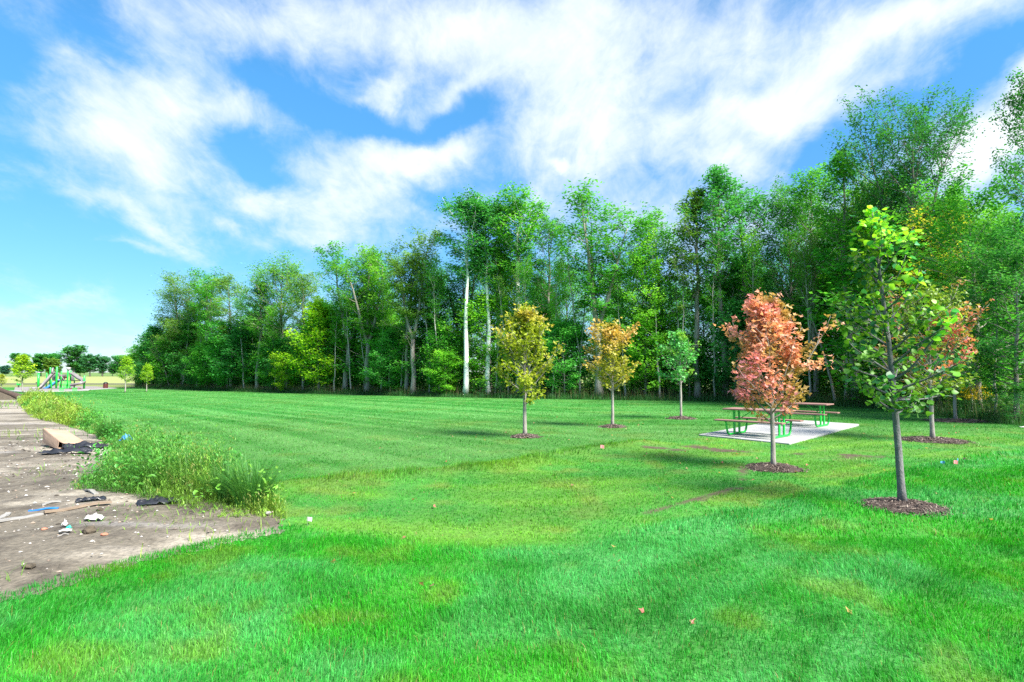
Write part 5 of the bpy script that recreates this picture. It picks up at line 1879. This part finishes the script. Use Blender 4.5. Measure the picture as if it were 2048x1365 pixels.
def playground():
    base = pl(115, 779); gz = float(hgt(base[0], base[1])) + .03
    e = empty('playground_structure', (base[0], base[1], gz))
    tag(e, "green and grey playground climbing structure with two slides", "playground")
    O = np.array([base[0], base[1], gz])
    m = PY / F   # metres per photo pixel here
    # posts: px x, top row, depth offset, radius
    for px, top, dy, r in ((114, 734, 0, .14), (101, 735, .6, .10), (136, 735.5, .2, .11), (141.5, 742, 1.2, .10), (149.5, 745.5, 1.9, .09), (169, 752, -.4, .14), (93.5, 746, 1.9, .09), (123, 742.5, 2.0, .09), (103, 760, -.6, .11)):
        p = pl(px, top, dy) - O
        mb = MB(); mb.tube([(p[0], p[1], -.05), (p[0], p[1], p[2] - .02), (p[0], p[1], p[2])], [r, r, r * .8], 12, True)
        mb.build('post', M_GREEN, e, True)
    # decks
    for x0, x1, row, d0, d1 in ((100, 117, 761.5, .1, 2.0), (117.5, 136, 762.5, .2, 2.2), (136.5, 149, 762, .4, 2.2)):
        a, b = pl(x0, row) - O, pl(x1, row) - O
        MB().box(((a[0] + b[0]) / 2, (d0 + d1) / 2, a[2]), (b[0] - a[0], d1 - d0, .10), None, .02).build('deck', M_DECK, e)
    # panels between the posts
    def panel(x0, x1, r0, r1, dy, mat, name='panel'):
        a, b = pl(x0, r0, dy) - O, pl(x1, r1, dy) - O
        MB().box(((a[0] + b[0]) / 2, dy, (a[2] + b[2]) / 2), (b[0] - a[0], .05, abs(a[2] - b[2])), None, .02).build(name, mat, e)
    panel(104, 113, 750.5, 760.5, 1.9, M_PANEL); panel(117, 133, 749.5, 753, 1.2, M_PANEL); panel(118, 130, 753.2, 761, 2.0, M_DECK); panel(142.5, 149, 752.5, 761, 1.6, M_PANEL)
    panel(126, 134, 753.5, 757, 0.9, M_MAROON)
    # straight double slide with arch
    top, bot = pl(107, 749, .9) - O, pl(81, 775.5, -1.9) - O
    end = pl(62, 781, -2.6) - O
    path = smooth_path([top + np.array([.5, .3, .05]), top, top * .5 + bot * .5, bot, bot * .45 + end * .55 + np.array([0, 0, -.02]), end], 6)
    path[:, 2] = np.maximum(path[:, 2], .12)
    mb = MB(); trough(mb, path, 1.15, .20, np.array([.45, -.89, 0]))
    sl = mb.build('slide', M_GREYP, e, True)
    mb = MB(); mb.tube(path + np.array([0, 0, .03]), .04, 6, True); mb.build('divider', M_GREYP, sl, True)
    hood = []
    for k in range(11):
        a = math.pi * k / 10
        c = pl(106, 747, .6) - O
        hood.append(c + np.array([-.42 * math.cos(a) * .45 - .05, .42 * math.cos(a) * .89, .78 * math.sin(a)]))
    mb = MB(); mb.tube(np.array(hood), .15, 8, True); mb.build('slide_hood', M_GREYP, e, True)
    # curved slide on the right
    pts = [pl(139, 747.5, .6), pl(147, 750, .4), pl(157, 757.5, .1), pl(164, 761, -.2), pl(167, 764.5, -.9), pl(161, 768, -1.5), pl(150, 770.5, -1.6), pl(143, 772.5, -1.5)]
    path = smooth_path([p - O for p in pts], 5)
    T = np.gradient(path, axis=0); S = np.stack([-T[:, 1], T[:, 0], 0 * T[:, 0]], -1); S /= np.linalg.norm(S, axis=1)[:, None]
    mb = MB(); trough(mb, path, .62, .26, S); mb.build('curved_slide', M_GREYP, e, True)
    # low blue slide
    pts = [pl(119, 762.5, .9), pl(112, 766, .5), pl(104, 771, .1), pl(96, 776.5, -.3), pl(88.5, 778.5, -.5)]
    path = smooth_path([p - O for p in pts], 5)
    mb = MB(); trough(mb, path, .85, .20, np.array([.3, -.95, 0])); mb.build('blue_slide', M_BLUES, e, True)
    # funnel-shaped roof piece on top of the right post
    c = pl(136.5, 738.5, .2) - O
    mb = MB(); mb.tube([c + np.array([0, 0, -.30]), c + np.array([.02, 0, .0]), c + np.array([.05, 0, .26])], [.10, .22, .36], 12, True); mb.build('funnel', M_WHITEP, e, True)
    # climbing bars and rails
    for k, px in enumerate((121, 125.5, 129, 131.5, 134, 138.5, 141)):
        p = pl(px, 762, -.5 + .05 * k) - O
        mb = MB(); mb.tube([(p[0], p[1] - .25, 0), (p[0], p[1], p[2])], .045, 8, True); mb.build('climbing_bar', M_GREEN, e, True)
    a, b = pl(121, 750, -.05) - O, pl(129, 761, -.45) - O
    mb = MB(); mb.tube([a, b], .04, 6, True); mb.build('handrail', M_LATH, e, True)
    # net ladder of pale stakes
    for k in range(6):
        p = pl(127 + 2.8 * k, 773.5, -1.2) - O
        mb = MB(); mb.tube([(p[0], p[1], 0), (p[0], p[1], max(.35, p[2]))], .035, 6, True); mb.build('stake', M_GREEN, e, True)
    for px in (145, 150, 156):
        p = pl(px, 776.5, -1.6) - O
        mb = MB(); mb.tube([(p[0], p[1], 0), (p[0], p[1], .18), (p[0], p[1], .26)], [.36, .40, .30], 12, True); mb.build('stepping_pod', M_MAROON, e, True)
    # separate play post with cap
    p = pl(76.5, 772, 1.5); gz2 = float(hgt(p[0], p[1])) + .03; t = pl(77, 744.5, 1.5)
    e2 = empty('play_post', (p[0], p[1], gz2))
    tag(e2, "lone green post with grey cap left of the big slide", "post")
    h = t[2] - gz2
    mb = MB(); mb.tube([(0, 0, 0), (0, 0, h - .12)], .17, 12, True); mb.build('post', M_GREEN, e2, True)
    mb = MB(); mb.tube([(0, 0, h - .12), (.02, 0, h)], [.22, .26], 14, True); mb.build('post_cap', M_WHITEP, e2, True)
    mb = MB(); mb.box((-.25, 0, h * .36), (.30, .18, .14), None, .03); mb.build('handle', M_BLACK, e2)
    # two short green bar seats at the front edge
    for px, lab in ((122, "low green slatted stand at the kerb below the climbing bars"), (148, "low green slatted stand at the kerb below the curved slide")):
        g = G(px, 784); w = .55
        e3 = empty('slatted_stand', (g[0], g[1] + .1, float(hgt(g[0], g[1])) + .09)); tag(e3, lab, "stand", "green stands at the playground kerb")
        for k in range(5):
            MB().box((-w / 2 + w * k / 4, 0, .2), (.045, .05, .42), None, .008).build('slat', M_GREEN, e3)
        MB().box((0, .06, .41), (w + .1, .06, .05), None, .008).build('rail', M_GREEN, e3)
    # litter bin
    g = G(211, 777.3); r = .335
    e4 = empty('litter_bin', (g[0], g[1], float(hgt(g[0], g[1])) + .03)); tag(e4, "round brown litter bin with black domed lid right of the playground", "litter bin")
    n = 18
    for k in range(n):
        a = 2 * math.pi * k / n
        R = np.array([[math.cos(a), -math.sin(a), 0], [math.sin(a), math.cos(a), 0], [0, 0, 1]])
        MB().box((r * math.cos(a), r * math.sin(a), .40), (.03, .098, .74), R, .006).build('slat', M_BIN, e4)
    mb = MB(); mb.tube([(0, 0, .03), (0, 0, .74)], r - .03, 16, True); mb.build('liner', M_BLACK, e4, True)
    mb = MB(); mb.tube([(0, 0, .76), (0, 0, .82), (0, 0, .94), (0, 0, 1.02), (0, 0, 1.05)], [r + .02, r + .02, r * .86, r * .5, .05], 18, True); mb.build('lid', M_BLACK, e4, True)
    # small green rider at the left
    g = G(37, 776)
    e5 = empty('spring_rider', (g[0], g[1], float(hgt(g[0], g[1])) + .03)); tag(e5, "small green spring rider at the playground's left side", "spring rider")
    mb = MB(); th = np.linspace(0, 8 * math.pi, 50); mb.tube(np.stack([.12 * np.cos(th), .12 * np.sin(th), .03 + th / (8 * math.pi) * .38], -1), .022, 6, True); mb.build('spring', M_BLACK, e5, True)
    mb = MB(); mb.box((0, 0, .52), (.75, .10, .24), None, .05); mb.box((-.26, 0, .74), (.14, .10, .26), None, .04); mb.box((.25, 0, .66), (.22, .26, .05), None, .02); mb.build('body', M_GREEN, e5)


playground()

# saplings round the playground
for px, base, top, w, colr, lab in ((46, 786, 708, 42, (0.16, 0.25, 0.015), "yellow-green sapling left of the playground slide"), (4, 781, 748, 22, (0.17, 0.21, 0.02), "small yellowish sapling at the left edge of the view"),
                                    (250, 785.5, 712, 30, (0.13, 0.24, 0.02), "yellow-green sapling right of the litter bin"), (293, 784, 727, 22, (0.14, 0.25, 0.015), "smaller yellow-green sapling nearest the wood's far end")):
    g = G(px, base)
    plant('sapling', 'column', g[0], g[1], top_height(px, top, g[0], g[1]), w * g[1] / F, px * .3, colr, lab, "saplings round the playground")

# far trees beyond the crop field; bluish haze is put into some leaf colours
FART = [(-30, 400, 720, 60, 'far_open', (0.03, 0.10, 0.06), "bluish far tree at the left edge beyond the crop field"), (12, 410, 731, 40, 'far_round', (0.03, 0.10, 0.07), "low bluish far tree left of the dark one"), (40, 380, 707, 62, 'far_open', DK, "dark round-headed far tree behind the left sapling"),
        (82, 390, 708, 26, 'far_round', DK, "small far treetop over the round olive hedge tree"), (104, 330, 717, 95, 'far_round', (0.075, 0.14, 0.022), "wide olive willow-like tree behind the playground"), (103, 400, 707, 34, 'far_open', TE, "thin far tree showing above the olive willow"),
        (148, 400, 691, 62, 'far_open', (0.035, 0.135, 0.035), "tallest far tree with open round crown behind the playground"), (180, 385, 709, 40, 'far_round', (0.03, 0.11, 0.045), "dark green far tree right of the tallest one"), (205, 390, 713, 44, 'far_open', (0.03, 0.11, 0.05), "far tree above the litter bin"),
        (240, 400, 711, 40, 'far_open', TE, "far tree behind the sapling right of the bin"), (268, 395, 707, 46, 'far_round', (0.05, 0.15, 0.04), "light green far tree left of the wood's end"), (298, 410, 724, 50, 'far_open', (0.025, 0.09, 0.05), "dark far tree just left of the leaning tree"),
        (330, 420, 728, 60, 'far_round', (0.025, 0.09, 0.05), "low far tree behind the wood's far corner"), (160, 420, 722, 60, 'far_round', DK, "low dark far tree under the tallest one"), (225, 415, 728, 50, 'far_round', DK, "low dark far tree between the bin and the sapling"), (62, 415, 726, 60, 'far_round', DK, "low dark far tree left of the olive willow")]
for px, Y, top, w, kind, colr, lab in FART:
    p = at(px, 745, Y)
    plant('far_tree', kind, float(p[0]), Y, top_height(px, top, float(p[0]), Y), w * Y / F * 1.4, px * .37, colr, lab, "trees beyond the crop field")
# far hedge lines closing the horizon, leaf colour tinted blue to imitate haze
rng_h = rs(71)
for k in range(18):
    px = -70 + 27 * k + rng_h.uniform(-8, 8)
    Y = 470 + rng_h.uniform(-20, 40)
    p = at(px, 745, Y)
    plant('hedge_tree', ['far_round', 'far_open'][k % 2], float(p[0]), Y, rng_h.uniform(7, 11), rng_h.uniform(16, 24), k * 1.3, (0.03, 0.105, 0.055), "%s low tree of the far hedge line, counted from the left edge" % ORD[k], "hedge trees on the horizon")

print("triangles", sum(sum(len(p.vertices) - 2 for p in me.polygons) if len(me.polygons) < 2000 else len(me.loops) - 2 * len(me.polygons) for me in bpy.data.meshes))
